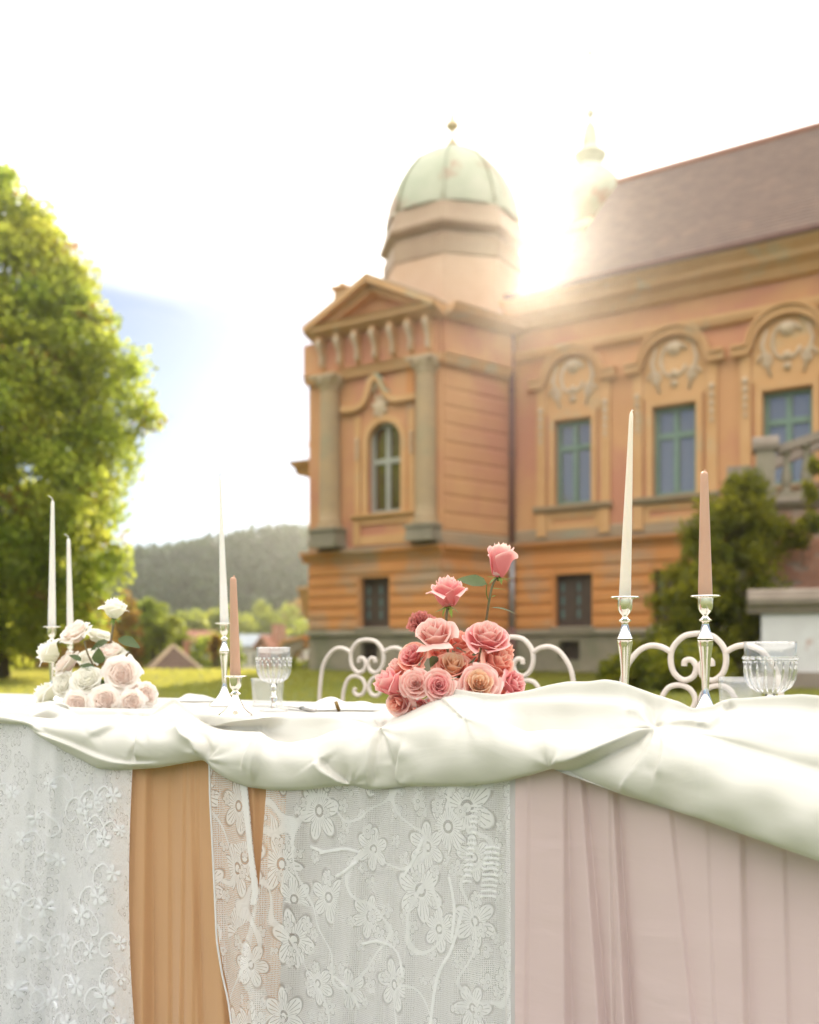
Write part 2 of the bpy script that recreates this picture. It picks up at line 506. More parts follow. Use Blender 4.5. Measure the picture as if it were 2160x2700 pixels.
M['ornament'] = mat("pale_stucco_ornament", (0.52,0.38,0.25), (0.58,0.45,0.32), rough=0.85, scale=3, bump=0.2)
M['column'] = mat("column_stone", (0.42,0.29,0.16), (0.36,0.26,0.155), rough=0.9, scale=1.4, bump=0.4, bscale=10, c3=(0.30,0.26,0.16), s3=0.9, t3=(0.55,0.75))
M['window_green'] = mat("green_painted_frame", (0.14,0.22,0.16), (0.17,0.25,0.19), rough=0.6, scale=5)
M['window_grey'] = mat("grey_painted_frame", (0.33,0.34,0.29), (0.38,0.38,0.33), rough=0.6, scale=5)
M['shutter'] = mat("dark_wooden_shutter", (0.055,0.035,0.028), (0.075,0.05,0.035), rough=0.6, scale=6)
M['teal'] = mat("faded_teal_paint", (0.10,0.17,0.16), (0.13,0.2,0.18), rough=0.7, scale=6)
M['dark_hole'] = mat("dark_interior", (0.05,0.028,0.015), (0.07,0.04,0.02), rough=0.9, scale=2)
M['pane'] = pane_mat("old_window_glass", (0.13,0.115,0.11))
M['pane_dark'] = pane_mat("dark_window_glass", (0.06,0.035,0.015), 0.25)
M['roof'] = mat("brown_roof_tiles", (0.125,0.078,0.058), (0.165,0.105,0.078), rough=0.85, scale=3.0, c3=(0.18,0.11,0.08), s3=1.6)
M['roof_red'] = mat("red_roof_tiles", (0.30,0.12,0.075), (0.36,0.17,0.11), rough=0.85, scale=1.4)
M['copper'] = mat("patinated_copper", (0.33,0.36,0.24), (0.42,0.43,0.31), rough=0.55, scale=1.1, bump=0.15, bscale=6, c3=(0.34,0.21,0.13), s3=0.8, t3=(0.56,0.66))
M['copper_brown'] = mat("brown_sheet_roof", (0.30,0.19,0.11), (0.36,0.25,0.15), rough=0.6, scale=1.0, bump=0.15, bscale=6)
M['gilt'] = mat("dull_gilt_metal", (0.55,0.42,0.22), (0.5,0.4,0.25), rough=0.45, metal=0.6, scale=6)
M['pipe'] = mat("maroon_drainpipe", (0.17,0.075,0.06), (0.2,0.09,0.075), rough=0.5, scale=4)
M['pipe_grey'] = mat("zinc_pipe", (0.3,0.3,0.32), (0.36,0.36,0.38), rough=0.45, scale=4, metal=0.4)
M['brick'] = mat("exposed_brick", (0.33,0.14,0.085), (0.40,0.21,0.14), rough=0.92, scale=3, bump=0.4)
M['stair_wall'] = mat("crumbling_plaster", (0.38,0.27,0.20), (0.30,0.22,0.17), rough=0.92, scale=1.6, bump=0.6, bscale=10, c3=(0.36,0.18,0.12), s3=1.3, t3=(0.53,0.65))
M['whitewash'] = mat("peeling_whitewash", (0.60,0.57,0.55), (0.66,0.64,0.62), rough=0.9, scale=2, bump=0.3, c3=(0.48,0.30,0.25), s3=2.3, t3=(0.58,0.68))
M['white_wall'] = mat("white_house_wall", (0.6,0.57,0.52), (0.65,0.62,0.58), rough=0.9, scale=1)
M['blue_roof'] = mat("blue_grey_roof", (0.30,0.34,0.38), (0.36,0.40,0.44), rough=0.6, scale=1)
M['bark'] = mat("tree_bark", (0.07,0.05,0.035), (0.11,0.08,0.055), rough=0.95, scale=5, bump=0.8, bscale=16, stretch=(1,1,0.25))
M['leaf'] = leaf_mat("linden_leaves", (0.08,0.115,0.018), (0.115,0.125,0.025), (0.45,0.60,0.07), (0.78,0.77,0.11), 0.60, scale=0.55)
M['leaf_gold'] = leaf_mat("autumn_leaves", (0.12,0.09,0.02), (0.14,0.07,0.02), (0.50,0.36,0.05), (0.55,0.26,0.05), 0.5, scale=0.6)
M['leaf_bush'] = leaf_mat("bush_leaves", (0.07,0.095,0.018), (0.11,0.12,0.025), (0.32,0.42,0.05), (0.58,0.58,0.08), 0.5, scale=0.5)
M['leaf_dark'] = leaf_mat("evergreen_leaves", (0.050,0.072,0.006), (0.12,0.12,0.010), (0.20,0.24,0.015), (0.55,0.50,0.03), 0.5, scale=0.9)
M['satin'] = None
M['iron'] = mat("white_painted_iron", (0.60,0.52,0.46), (0.66,0.58,0.52), rough=0.4, scale=30, bump=0.08, bscale=160, c3=(0.5,0.42,0.36), s3=16, t3=(0.63,0.75))
M['silver'] = mat("polished_silver", (0.86,0.83,0.78), (0.80,0.76,0.70), rough=0.13, metal=1.0, scale=30)
M['wax_white'] = mat("ivory_wax", (0.80,0.74,0.63), (0.82,0.77,0.67), rough=0.42, scale=12, transl=0.22, subsurf=0.3)
M['wax_grey'] = mat("white_wax", (0.84,0.81,0.76), (0.87,0.84,0.79), rough=0.42, scale=12, transl=0.22, subsurf=0.3)
M['wax_pink'] = mat("dusty_pink_wax", (0.57,0.345,0.235), (0.60,0.375,0.26), rough=0.42, scale=12, transl=0.12, subsurf=0.3)
M['wick'] = mat("cotton_wick", (0.66,0.62,0.58), rough=0.9)
M['glass'] = glass_mat("clear_glass")
M['glass_cut'] = glass_mat("cut_glass", milk=0.09, bscale=220)
M['glass_solid'] = solid_glass("solid_glass")
M['napkin'] = mat("white_linen", (0.78,0.77,0.75), (0.82,0.81,0.79), rough=0.85, scale=40, bump=0.15, bscale=300, transl=0.25)
M['steel'] = mat("cutlery_steel", (0.55,0.52,0.5), rough=0.22, metal=1.0)
M['amber'] = mat("brown_metal_ring", (0.16,0.10,0.03), rough=0.3, metal=0.8)
M['rose_stem'] = mat("rose_stem_green", (0.13,0.13,0.05), (0.18,0.11,0.07), rough=0.6, scale=60)
M['rose_leaf'] = leaf_mat("rose_leaf", (0.055,0.085,0.035), (0.075,0.105,0.045), (0.14,0.20,0.05), (0.18,0.24,0.06), 0.25, scale=30)
M['sepal'] = leaf_mat("rose_sepal", (0.10,0.16,0.04), (0.13,0.19,0.05), (0.25,0.36,0.06), (0.3,0.4,0.08), 0.4, scale=30)
M['pink'] = petal_mat("pink_petal", (0.78,0.20,0.21), (0.84,0.33,0.34), (0.88,0.59,0.55))
M['pink_pale'] = petal_mat("pale_pink_petal", (0.84,0.40,0.33), (0.87,0.52,0.47), (0.88,0.68,0.62))
M['coral'] = petal_mat("coral_petal", (0.78,0.21,0.15), (0.84,0.34,0.26), (0.88,0.56,0.44))
M['peach'] = petal_mat("peach_heart_petal", (0.84,0.46,0.22), (0.86,0.56,0.36), (0.87,0.70,0.54))
M['crimson'] = petal_mat("carnation_petal", (0.52,0.09,0.10), (0.62,0.15,0.15), (0.70,0.30,0.26))
M['cream'] = petal_mat("cream_petal", (0.86,0.86,0.70), (0.91,0.89,0.80), (0.93,0.91,0.87), 0.5)
M['blush'] = petal_mat("blush_petal", (0.92,0.70,0.58), (0.92,0.79,0.71), (0.93,0.88,0.84), 0.5)
M['blush_outer'] = petal_mat("blush_outer_petal", (0.88,0.84,0.68), (0.92,0.86,0.79), (0.93,0.89,0.86), 0.5)

def cloth_mat(name, c1, c2, crumple=0.0, transl=0.2, rough=0.5, weave=900.0, wrinkle=0.25, wscale=(7,7,2.2), spec=0.3, sheen=0.3):
    m, nt, out = new_mat(name)
    tc = nt.nodes.new("ShaderNodeTexCoord")
    mp = nt.nodes.new("ShaderNodeMapping"); mp.inputs["Scale"].default_value = wscale
    nt.links.new(tc.outputs["Object"], mp.inputs["Vector"])
    n = nt.nodes.new("ShaderNodeTexNoise"); n.inputs["Scale"].default_value = 1.0; n.inputs["Detail"].default_value = 4; n.inputs["Distortion"].default_value = 0.6
    nt.links.new(mp.outputs["Vector"], n.inputs["Vector"])
    n2 = nt.nodes.new("ShaderNodeTexNoise"); n2.inputs["Scale"].default_value = weave; n2.inputs["Detail"].default_value = 2
    nt.links.new(tc.outputs["Object"], n2.inputs["Vector"])
    mx = nt.nodes.new("ShaderNodeMixRGB"); mx.inputs["Color1"].default_value = (*c1,1); mx.inputs["Color2"].default_value = (*c2,1)
    nt.links.new(n.outputs["Fac"], mx.inputs["Fac"])
    b1 = nt.nodes.new("ShaderNodeBump"); b1.inputs["Strength"].default_value = wrinkle; b1.inputs["Distance"].default_value = 0.02
    nt.links.new(n.outputs["Fac"], b1.inputs["Height"])
    b2 = nt.nodes.new("ShaderNodeBump"); b2.inputs["Strength"].default_value = 0.06; b2.inputs["Distance"].default_value = 0.001
    nt.links.new(n2.outputs["Fac"], b2.inputs["Height"]); nt.links.new(b1.outputs["Normal"], b2.inputs["Normal"])
    if crumple:
        mq = nt.nodes.new("ShaderNodeMapping"); mq.inputs["Scale"].default_value = (2.6,2.6,7.5); mq.inputs["Rotation"].default_value = (0.1,0.25,0.0)
        nw = nt.nodes.new("ShaderNodeTexNoise"); nw.inputs["Scale"].default_value = 6.0
        nt.links.new(tc.outputs["Object"], nw.inputs["Vector"])
        va = nt.nodes.new("ShaderNodeVectorMath"); va.operation = 'MULTIPLY_ADD'; va.inputs[1].default_value = (0.12,0.12,0.12)
        nt.links.new(nw.outputs["Color"], va.inputs[0]); nt.links.new(tc.outputs["Object"], va.inputs[2])
        nt.links.new(va.outputs[0], mq.inputs["Vector"])
        vo = nt.nodes.new("ShaderNodeTexVoronoi"); vo.feature = 'DISTANCE_TO_EDGE'; vo.inputs["Scale"].default_value = 1.0
        nt.links.new(mq.outputs["Vector"], vo.inputs["Vector"])
        mr = nt.nodes.new("ShaderNodeMapRange"); mr.inputs["From Max"].default_value = 0.10; mr.inputs["To Min"].default_value = 1.0; mr.inputs["To Max"].default_value = 0.0
        nt.links.new(vo.outputs["Distance"], mr.inputs["Value"])
        b3 = nt.nodes.new("ShaderNodeBump"); b3.inputs["Strength"].default_value = crumple; b3.inputs["Distance"].default_value = 0.006
        nt.links.new(mr.outputs["Result"], b3.inputs["Height"]); nt.links.new(b2.outputs["Normal"], b3.inputs["Normal"])
        b2 = b3
    b = nt.nodes.new("ShaderNodeBsdfPrincipled"); b.inputs["Roughness"].default_value = rough
    b.inputs["Specular IOR Level"].default_value = spec; b.inputs["Sheen Weight"].default_value = sheen
    nt.links.new(mx.outputs["Color"], b.inputs["Base Color"]); nt.links.new(b2.outputs["Normal"], b.inputs["Normal"])
    t = nt.nodes.new("ShaderNodeBsdfTranslucent"); nt.links.new(mx.outputs["Color"], t.inputs["Color"])
    ms = nt.nodes.new("ShaderNodeMixShader"); ms.inputs["Fac"].default_value = transl
    nt.links.new(b.outputs["BSDF"], ms.inputs[1]); nt.links.new(t.outputs["BSDF"], ms.inputs[2])
    nt.links.new(ms.outputs["Shader"], out.inputs["Surface"])
    return m
M['satin'] = cloth_mat("ivory_satin", (0.69,0.665,0.60), (0.72,0.70,0.645), crumple=0.05, transl=0.20, rough=0.58, spec=0.22, wrinkle=0.14, wscale=(8,8,16))
M['peach_cloth'] = cloth_mat("peach_chiffon", (0.63,0.355,0.18), (0.67,0.39,0.21), crumple=0.06, transl=0.2, rough=0.7, wrinkle=0.25, wscale=(16,16,1.2))
M['pink_cloth'] = cloth_mat("dusty_pink_chiffon", (0.69,0.525,0.525), (0.73,0.565,0.565), crumple=0.05, transl=0.2, rough=0.65, wrinkle=0.14, wscale=(3,3,13))
M['lining'] = cloth_mat("white_lining", (0.64,0.60,0.61), (0.68,0.64,0.65), transl=0.15, rough=0.8, wrinkle=0.2, wscale=(9,9,1.5))
M['lace_left'] = lace_mat("embroidered_tulle", (0.88,0.87,0.90), cell=420, thread=0.44, pattern_scale=11, dense=(0.55,0.70), solid=0.5, figures=((22,0.020,5,0.35,0.95),))
M['lace_mid'] = lace_mat("knitted_lace", (0.88,0.87,0.88), cell=270, thread=0.25, pattern_scale=9, dense=(0.55,0.72), solid=0.5, figures=((7.5,0.058,6,0.12,0.97),(20,0.016,5,0.45,0.95)))
M['lace_knit'] = lace_mat('dense_lace_knit', (0.90,0.89,0.90), cell=420, thread=0.55, pattern_scale=30, dense=(0.40,0.62), solid=1.0)
M['lace_figure'] = mat("lace_figure_thread", (0.90,0.89,0.90), (0.87,0.86,0.87), rough=0.9, scale=60, bump=0.25, bscale=500, transl=0.3)
M['lace_figure_soft'] = mat("embroidery_thread", (0.91,0.91,0.94), (0.89,0.89,0.92), rough=0.9, scale=60, transl=0.3)

# ------------------------------------------------------------------ ground, valley, hill
def ground_z(X, Y):
    z = 0.0156*max(0.0, min(Y, 31.0) - 5.0)
    if Y > 31.0 and X < 40:
        z -= 5.0*smooth01((Y-31.5)/22.0)
    return z
g = MB()
ys = [-60,-30,-12,-4,0,4,8,12,16,20,24,28,30,31,31.6,32.5,34,36,39,43,48,54,60]
xs = [-120,-80,-50,-35,-25,-18,-12,-8,-4,0,4,8,12,18,26,39.9,41,60,90,120]
g.grid(lambda x, y: (x, y, ground_z(x, y)), xs, ys)
tag(g.build("lawn", M['lawn'], smooth=True), kind="structure")
g = MB()
g.grid(lambda x, y: (x, y, (-4.6 if y < 80 else -4.6 + 0.0*(y-80))), np.linspace(-420, 420, 8), np.linspace(46, 560, 8))
tag(g.build("valley_ground", M['field'], smooth=True), kind="structure")

def ridge_px(x):
    pts = [(-900,1560),(-300,1545),(0,1530),(200,1506),(320,1480),(420,1456),(500,1440),(640,1415),(740,1406),(830,1402),(1000,1400),(1400,1430),(2200,1500),(3400,1560)]
    xs_, ys_ = zip(*pts); return float(np.interp(x, xs_, ys_))
HY = 178.0
def hill_z(X, Y):
    px = 1080 + F*X/HY
    top = CH + (HZ - ridge_px(px))*HY/F - 2.8
    k = smooth01((Y - 118)/(HY-118)) if Y < HY else 1 - 0.5*smooth01((Y-HY)/90)
    return -4.7 + (top+4.7)*k + 1.2*math.sin(X*0.06+Y*0.03)*k + 0.9*math.sin(X*0.13-Y*0.05)*k
g = MB()
g.grid(lambda x, y: (x, y, hill_z(x, y)), np.linspace(-330, 330, 89), np.linspace(112, 330, 44))
tag(g.build("hill", M['hill'], smooth=True), kind="structure")

# forest that reads as one mass on the hill: many ragged little crowns
def forest():
    V = []
    n = 6000
    cnt = 0
    while cnt < n:
        Y = random.uniform(124, 186); X = random.uniform(-0.52, 0.06)*Y if random.random() < 0.9 else random.uniform(0.06, 0.6)*Y
        z = hill_z(X, Y); h = random.uniform(2.6, 4.6); r = random.uniform(0.9, 1.6)
        for k in range(16):
            t = random.random(); a = random.uniform(0, 6.283)
            rr = r*(1-t)**0.7*random.uniform(0.5, 1.1)
            c = np.array([X+rr*math.cos(a), Y+rr*math.sin(a), z + h*(0.2+0.8*t)])
            d = rng.normal(size=3); d /= np.linalg.norm(d); e = np.cross(d, rng.normal(size=3)); e /= np.linalg.norm(e)
            s = random.uniform(0.4, 0.8)
            V += [c + d*s, c + e*s*0.8, c - d*s*0.7 - e*s*0.4]
        cnt += 1
    o = fast_mesh("forest", np.array(V), 3, M['forest'])
    tag(o, "dense hazy forest covering the far hillside", "forest", kind="stuff")
forest()

def grass():
    n = 90000
    Y = 2.5 + (rng.random(n)**0.8)*29.0
    X = (rng.random(n)-0.5)*1.15*Y - 0.05*Y
    ok = np.ones(n, dtype=bool)
    z = np.where(Y > 5, 0.0156*(np.minimum(Y,31.0)-5), 0.0)
    h = 0.035 + 0.05*rng.random(n); w = 0.004+0.0007*Y
    a = rng.random(n)*6.283; l = (rng.random((n,2))-0.5)*0.05
    dx, dy = np.cos(a)*w, np.sin(a)*w
    V = np.empty((n,3,3))
    V[:,0] = np.stack([X-dx, Y-dy, z-0.005], 1); V[:,1] = np.stack([X+dx, Y+dy, z-0.005], 1)
    V[:,2] = np.stack([X+l[:,0], Y+l[:,1], z+h], 1)
    o = fast_mesh("grass", V.reshape(-1,3), 3, M['blade'])
    tag(o, "short mown grass of the lawn", "grass", kind="stuff")
grass()

# ------------------------------------------------------------------ the palace: facades with their own along / up / out axes
class Facade:
    def __init__(s, A, B):
        s.A = Vector((A[0], A[1], 0)); s.B = Vector((B[0], B[1], 0))
        d = s.B - s.A; s.L = d.length; s.u = d.normalized()
        s.n = Vector((s.u.y, -s.u.x, 0))       # towards the viewer's side
    def uz(s, x, y):
        r = Vector(((x-1080)/F, 1.0, 0)); 
        # solve r*t on plane n.(p-A)=0
        t = s.n.dot(s.A)/s.n.dot(r)
        p = r*t
        return (p - s.A).dot(s.u), CH + (HZ-y)*t/F
    def pt(s, u, z, o=0.0):
        p = s.A + s.u*u + s.n*o
        return Vector((p.x, p.y, z))
    def box(s, mb, u0, u1, z0, z1, o0, o1):
        q = [s.pt(u0,z0,o1), s.pt(u1,z0,o1), s.pt(u1,z0,o0), s.pt(u0,z0,o0), s.pt(u0,z1,o1), s.pt(u1,z1,o1), s.pt(u1,z1,o0), s.pt(u0,z1,o0)]
        mb.hexa(q)
    def poly(s, mb, pts, o0, o1):
        n = len(pts)
        f = [s.pt(u,z,o1) for u,z in pts]; b = [s.pt(u,z,o0) for u,z in pts]
        fs = [tuple(range(n)), tuple(range(2*n-1, n-1, -1))]
        for i in range(n):
            k = (i+1)%n; fs.append((i, n+i, n+k, k))
        mb.add(f+b, fs)
    def band(s, mb, line, half, o0, o1):
        """thick moulding along a poly-line in the facade"""
        n = len(line); up=[]; dn=[]
        for i,(u,z) in enumerate(line):
            a = line[max(i-1,0)]; b = line[min(i+1,n-1)]
            d = Vector((b[0]-a[0], b[1]-a[1])).normalized(); nn = Vector((-d.y, d.x))
            up.append((u+nn.x*half, z+nn.y*half)); dn.append((u-nn.x*half, z-nn.y*half))
        for i in range(n-1):
            s.poly(mb, [dn[i], dn[i+1], up[i+1], up[i]], o0, o1)
    def moulding(s, mb, u0, u1, prof, base=0.0):
        """prof: list of (out, z) swept from u0 to u1"""
        n = len(prof)
        vs = [s.pt(u0, z, base+o) for o,z in prof] + [s.pt(u1, z, base+o) for o,z in prof]
        fs = [tuple(range(n-1,-1,-1)), tuple(range(n, 2*n))]
        for i in range(n):
            k = (i+1)%n; fs.append((i, k, n+k, n+i))
        mb.add(vs, fs)
    def wall(s, mb, u0, u1, z0, z1, holes, t=0.4):
        us = sorted(set([u0,u1]+[h[0] for h in holes]+[h[1] for h in holes]))
        zs = sorted(set([z0,z1]+[h[2] for h in holes]+[h[3] for h in holes]))
        us = [u for u in us if u0-1e-6 <= u <= u1+1e-6]; zs = [z for z in zs if z0-1e-6 <= z <= z1+1e-6]
        for i in range(len(us)-1):
            run = None
            for j in range(len(zs)):
                inside = False
                if j < len(zs)-1:
                    cu = (us[i]+us[i+1])/2; cz = (zs[j]+zs[j+1])/2
                    inside = not any(h[0]<cu<h[1] and h[2]<cz<h[3] for h in holes)
                if inside and run is None: run = zs[j]
                if not inside and run is not None:
                    s.box(mb, us[i], us[i+1], run, zs[j], -t, 0.0); run = None

FA = Facade((-3.08,30.5), (0.85,28.0))        # pavilion front
FB = Facade((0.85,28.0), (3.05,29.75))        # pavilion flank
FC = Facade((3.05,29.75), (13.4,22.79))       # long wing
PAL = thing("palace", "ochre baroque palace with domed corner pavilion, pediment and long tiled wing", "palace", (1.0, 30.0, 0.3))

zA = lambda y, x=1000: FA.uz(x, y)[1]
GZ = 0.30
z_plinth = FA.uz(1000, 1670)[1]
z_belt0 = FA.uz(1000, 1475)[1]; z_belt1 = FA.uz(1000, 1440)[1]
z_arch0 = FA.uz(1000, 985)[1]         # architrave underside
z_frz0 = FA.uz(1000, 962)[1]; z_frz1 = FA.uz(1000, 872)[1]
z_cor1 = FA.uz(1000, 846)[1]
print("levels", z_plinth, z_belt0, z_belt1, z_arch0, z_frz0, z_frz1, z_cor1, FA.L, FB.L, FC.L)

def rect(Fc, x0, y0, x1, y1):
    u0, za = Fc.uz(x0, (y0)); u1, _ = Fc.uz(x1, y0)
    _, zb = Fc.uz((x0+x1)/2, y1); _, za = Fc.uz((x0+x1)/2, y0)
    return (u0, u1, zb, za)

winA = rect(FA, 972, 1112, 1060, 1353)
lowA = rect(FA, 950, 1522, 1026, 1654)
baseA = rect(FA, 950, 1694, 996, 1737)
lowC = [rect(FC, 1463, 1514, 1561, 1652), rect(FC, 1722, 1500, 1832, 1648), rect(FC, 2012, 1484, 2140, 1642)]
baseC = [rect(FC, 1474, 1690, 1528, 1740)]
winC = [rect(FC, 1464, 1109, 1562, 1332), rect(FC, 1722, 1067, 1838, 1307), rect(FC, 2011, 1024, 2145, 1278)]
# keep the wing windows level with one another
zb = sum(w[2] for w in winC)/3; zt_ = sum(w[3] for w in winC)/3
winC = [(w[0], w[1], zb, zt_) for w in winC]
wd = winC[2][0]-winC[1][0]
winC.append((winC[2][0]+wd, winC[2][1]+wd, zb, zt_))
zb = sum(w[2] for w in lowC)/3; zt_ = sum(w[3] for w in lowC)/3
lowC = [(w[0], w[1], zb, zt_) for w in lowC]; lowC.append((lowC[2][0]+wd, lowC[2][1]+wd, zb, zt_))
z_eave = (FC.uz(1696, 740)[1] + FC.uz(2160, 645)[1])/2
z_cbelt0 = (FC.uz(1375,1462)[1]+FC.uz(1823,1424)[1])/2
z_cbelt1 = (FC.uz(1375,1436)[1]+FC.uz(1823,1392)[1])/2
z_cpl = FC.uz(1500, 1668)[1]

def walls(Fc, u0, u1, zp, zb, ztop, lows, wins, bases, upper, lower, nb=6):
    m = MB(); Fc.wall(m, u0, u1, GZ-0.6, zp, bases); Fc_pl = m.build("plinth", M['stone'], PAL)
    m = MB(); Fc.wall(m, u0, u1, zp, zb, lows); m.build("wall", lower, PAL)
    m = MB(); Fc.wall(m, u0, u1, zb, ztop, wins); m.build("wall", upper, PAL)
    # plinth ledge
    m = MB(); Fc.moulding(m, u0-0.05, u1+0.05, [(0.002,zp-0.06),(0.10,zp-0.05),(0.10,zp+0.03),(0.04,zp+0.09),(0.002,zp+0.10)]); m.build("plinth_ledge", M['stone'], PAL)
    # rusticated courses, broken by the windows
    h = (zb - 0.1 - (zp+0.14))/nb
    for i in range(nb):
        a = zp+0.14 + i*h; b = a + h - 0.07
        segs = [(u0+0.02, u1-0.02)]
        for w in lows:
            if b > w[2]-0.05 and a < w[3]+0.02:
                ns = []
                for (p,q) in segs:
                    if w[1]+0.08 > p and w[0]-0.08 < q:
                        if w[0]-0.08 > p+0.1: ns.append((p, w[0]-0.08))
                        if w[1]+0.08 < q-0.1: ns.append((w[1]+0.08, q))
                    else: ns.append((p,q))
                segs = ns
        for (p,q) in segs:
            m = MB()
            Fc.moulding(m, p, q, [(0.002,a),(0.05,a+0.035),(0.05,b-0.035),(0.002,b)])
            m.build("stone_course", lower, PAL)

walls(FA, 0, FA.L, z_plinth, z_belt0, z_frz1, [lowA], [winA], [baseA], M['plaster'], M['rustic'])
walls(FB, 0, FB.L, z_plinth, z_belt0, z_frz1, [], [], [], M['plaster'], M['rustic'])
walls(FC, 0, FC.L, z_cpl, z_cbelt0, z_eave, lowC, winC, baseC, M['plaster'], M['rustic'])

# flank: flat banding on the upper storey
nbB = 9
for i in range(nbB):
    a = lerp(z_belt1+0.35, z_arch0-0.15, i/nbB); b = lerp(z_belt1+0.35, z_arch0-0.15, (i+1)/nbB) - 0.06
    m = MB(); FB.moulding(m, 0.15, FB.L-0.1, [(0.002,a),(0.03,a+0.03),(0.03,b-0.03),(0.002,b)])
    m.build("stone_course", M['plaster'], PAL)

def belt(Fc, u0, u1, z0, z1, name="belt_course", deep=0.22, mt=None, cap=True):
    h = z1-z0
    m = MB(); Fc.moulding(m, u0, u1, [(0.002,z0),(0.06,z0+0.02),(0.09,z0+0.35*h),(deep,z0+0.55*h),(deep,z0+0.8*h),(0.002,z0+0.82*h)])
    o = m.build(name, mt or M['rustic'], PAL)
    if cap:
        m = MB(); Fc.moulding(m, u0-0.01, u1+0.01, [(0.002,z0+0.822*h),(deep+0.02,z0+0.822*h),(deep-0.03,z0+0.93*h),(0.002,z1)])
        m.build("ledge", M['ledge'], PAL)
belt(FA, -0.2, FA.L+0.12, z_belt0, z_belt1)
belt(FB, 0.0, FB.L, z_belt0, z_belt1)
belt(FC, 0.0, FC.L, z_cbelt0, z_cbelt1)

# windows: opening lined with a frame, mullion and transom, panes set back
def window(Fc, w, frame_mat, pane_m, transom, arched=False, shutters=False, name="window"):
    u0,u1,z0,z1 = w; c = (u0+u1)/2; fw = 0.085*(u1-u0)+0.02
    m = MB()
    Fc.box(m, u0, u0+fw, z0, z1, -0.28, -0.16); Fc.box(m, u1-fw, u1, z0, z1, -0.28, -0.16)
    Fc.box(m, u0+fw, u1-fw, z0, z0+fw, -0.28, -0.16); Fc.box(m, u0+fw, u1-fw, z1-fw, z1, -0.28, -0.16)
    zt = lerp(z0, z1, transom)
    fr = m.build(name, frame_mat, PAL)
    m = MB(); Fc.box(m, c-fw*0.55, c+fw*0.55, z0+fw, z1-fw, -0.27, -0.15); m.build("mullion", frame_mat, fr)
    m = MB(); Fc.box(m, u0+fw, u1-fw, zt-fw*0.6, zt+fw*0.6, -0.275, -0.145); m.build("transom", frame_mat, fr)
    for (a,b) in ((u0+fw, c-fw*0.55),(c+fw*0.55, u1-fw)):
        for (p,q) in ((z0+fw, zt-fw*0.6),(zt+fw*0.6, z1-fw)):
            m = MB(); Fc.box(m, a, b, p, q, -0.25, -0.22); m.build("pane", pane_m, fr)
    return fr

window(FA, winA, M['window_grey'], M['pane_dark'], 0.58)
for w in winC:
    window(FC, w, M['window_green'], M['pane'], 0.68)
# dark interior behind each opening keeps the sky from showing through
def low_window(Fc, w):
    u0,u1,z0,z1 = w; c=(u0+u1)/2
    m = MB()
    Fc.box(m, u0,u0+0.09,z0,z1,-0.30,-0.18); Fc.box(m,u1-0.09,u1,z0,z1,-0.30,-0.18); Fc.box(m,u0+0.09,u1-0.09,z1-0.09,z1,-0.30,-0.18); Fc.box(m,u0+0.09,u1-0.09,z0,z0+0.09,-0.30,-0.18)
    fr = m.build("window", M['shutter'], PAL)
    for k,(a,b) in enumerate(((u0+0.09,c-0.01),(c+0.01,u1-0.09))):
        m = MB(); Fc.box(m, a, b, z0+0.09, z1-0.09, -0.29, -0.25); 
        sh = m.build("shutter", M['shutter'], fr)
        m = MB()
        for zz in np.linspace(z0+0.25, z1-0.5, 3):
            Fc.box(m, a+0.02, a+0.10, zz, zz+0.26, -0.249, -0.235)
        m.build("shutter_stripe", M['teal'], fr)
    m = MB(); Fc.moulding(m, u0-0.1, u1+0.1, [(0.002,z0-0.12),(0.12,z0-0.10),(0.12,z0-0.02),(0.002,z0)]); m.build("sill", M['stone'], fr)
for w in [lowA]: low_window(FA, w)
for w in lowC: low_window(FC, w)
def vent(Fc, w):
    u0,u1,z0,z1 = w
    m = MB(); Fc.box(m, u0, u1, z0, z1, -0.38, -0.30); o = m.build("cellar_hatch", M['shutter'], PAL)
    m = MB()
    for k in range(4):
        uu = lerp(u0,u1,(k+0.5)/4); Fc.box(m, uu-0.015, uu+0.015, z0, z1, -0.2, -0.17)
    m.build("grille", M['shutter'], o)
vent(FA, baseA); vent(FC, baseC[0])

# pavilion window dressing
u0,u1,z0,z1 = winA; uc=(u0+u1)/2; hw=(u1-u0)/2
zs = z1-hw          # springing of the arch
m = MB()
for sgn in (-1,1):   # spandrels that make the opening round-headed
    pts = [(uc+sgn*hw, zs)] + [(uc+sgn*hw*math.cos(t), zs+hw*math.sin(t)) for t in np.linspace(0, math.pi/2, 9)][1:] + [(uc, z1+0.002), (uc+sgn*(hw+0.002), z1+0.002)]
    if sgn > 0: pts = pts
    FA.poly(m, pts if sgn<0 else pts[::-1], -0.16, -0.002)
m.build("arch_spandrel", M['plaster_yellow'], PAL)
m = MB()
arc = [(uc+ (hw+0.09)*math.cos(t), zs+(hw+0.09)*math.sin(t)) for t in np.linspace(math.pi, 0, 17)]
FA.band(m, [(uc-hw-0.09, z0)] + arc + [(uc+hw+0.09, z0)], 0.09, 0.0, 0.09)
m.build("window_surround", M['plaster_yellow'], PAL)
# side strips and drops
for sg in (-1,1):
    m = MB(); a = uc+sg*(hw+0.36); FA.box(m, a-0.10, a+0.10, z0-0.1, z1+0.25, 0.002, 0.07); m.build("window_pilaster", M['plaster_yellow'], PAL)
    m = MB()
    for k in range(4):
        c = FA.pt(a, zs+0.12-0.17*k, 0.10); m.lathe([(0.0,-0.09),(0.055-0.006*k,-0.05),(0.06-0.008*k,0.0),(0.03,0.07),(0,0.09)], c, 8)
    m.build("drop_ornament", M['ornament'], PAL, smooth=True)
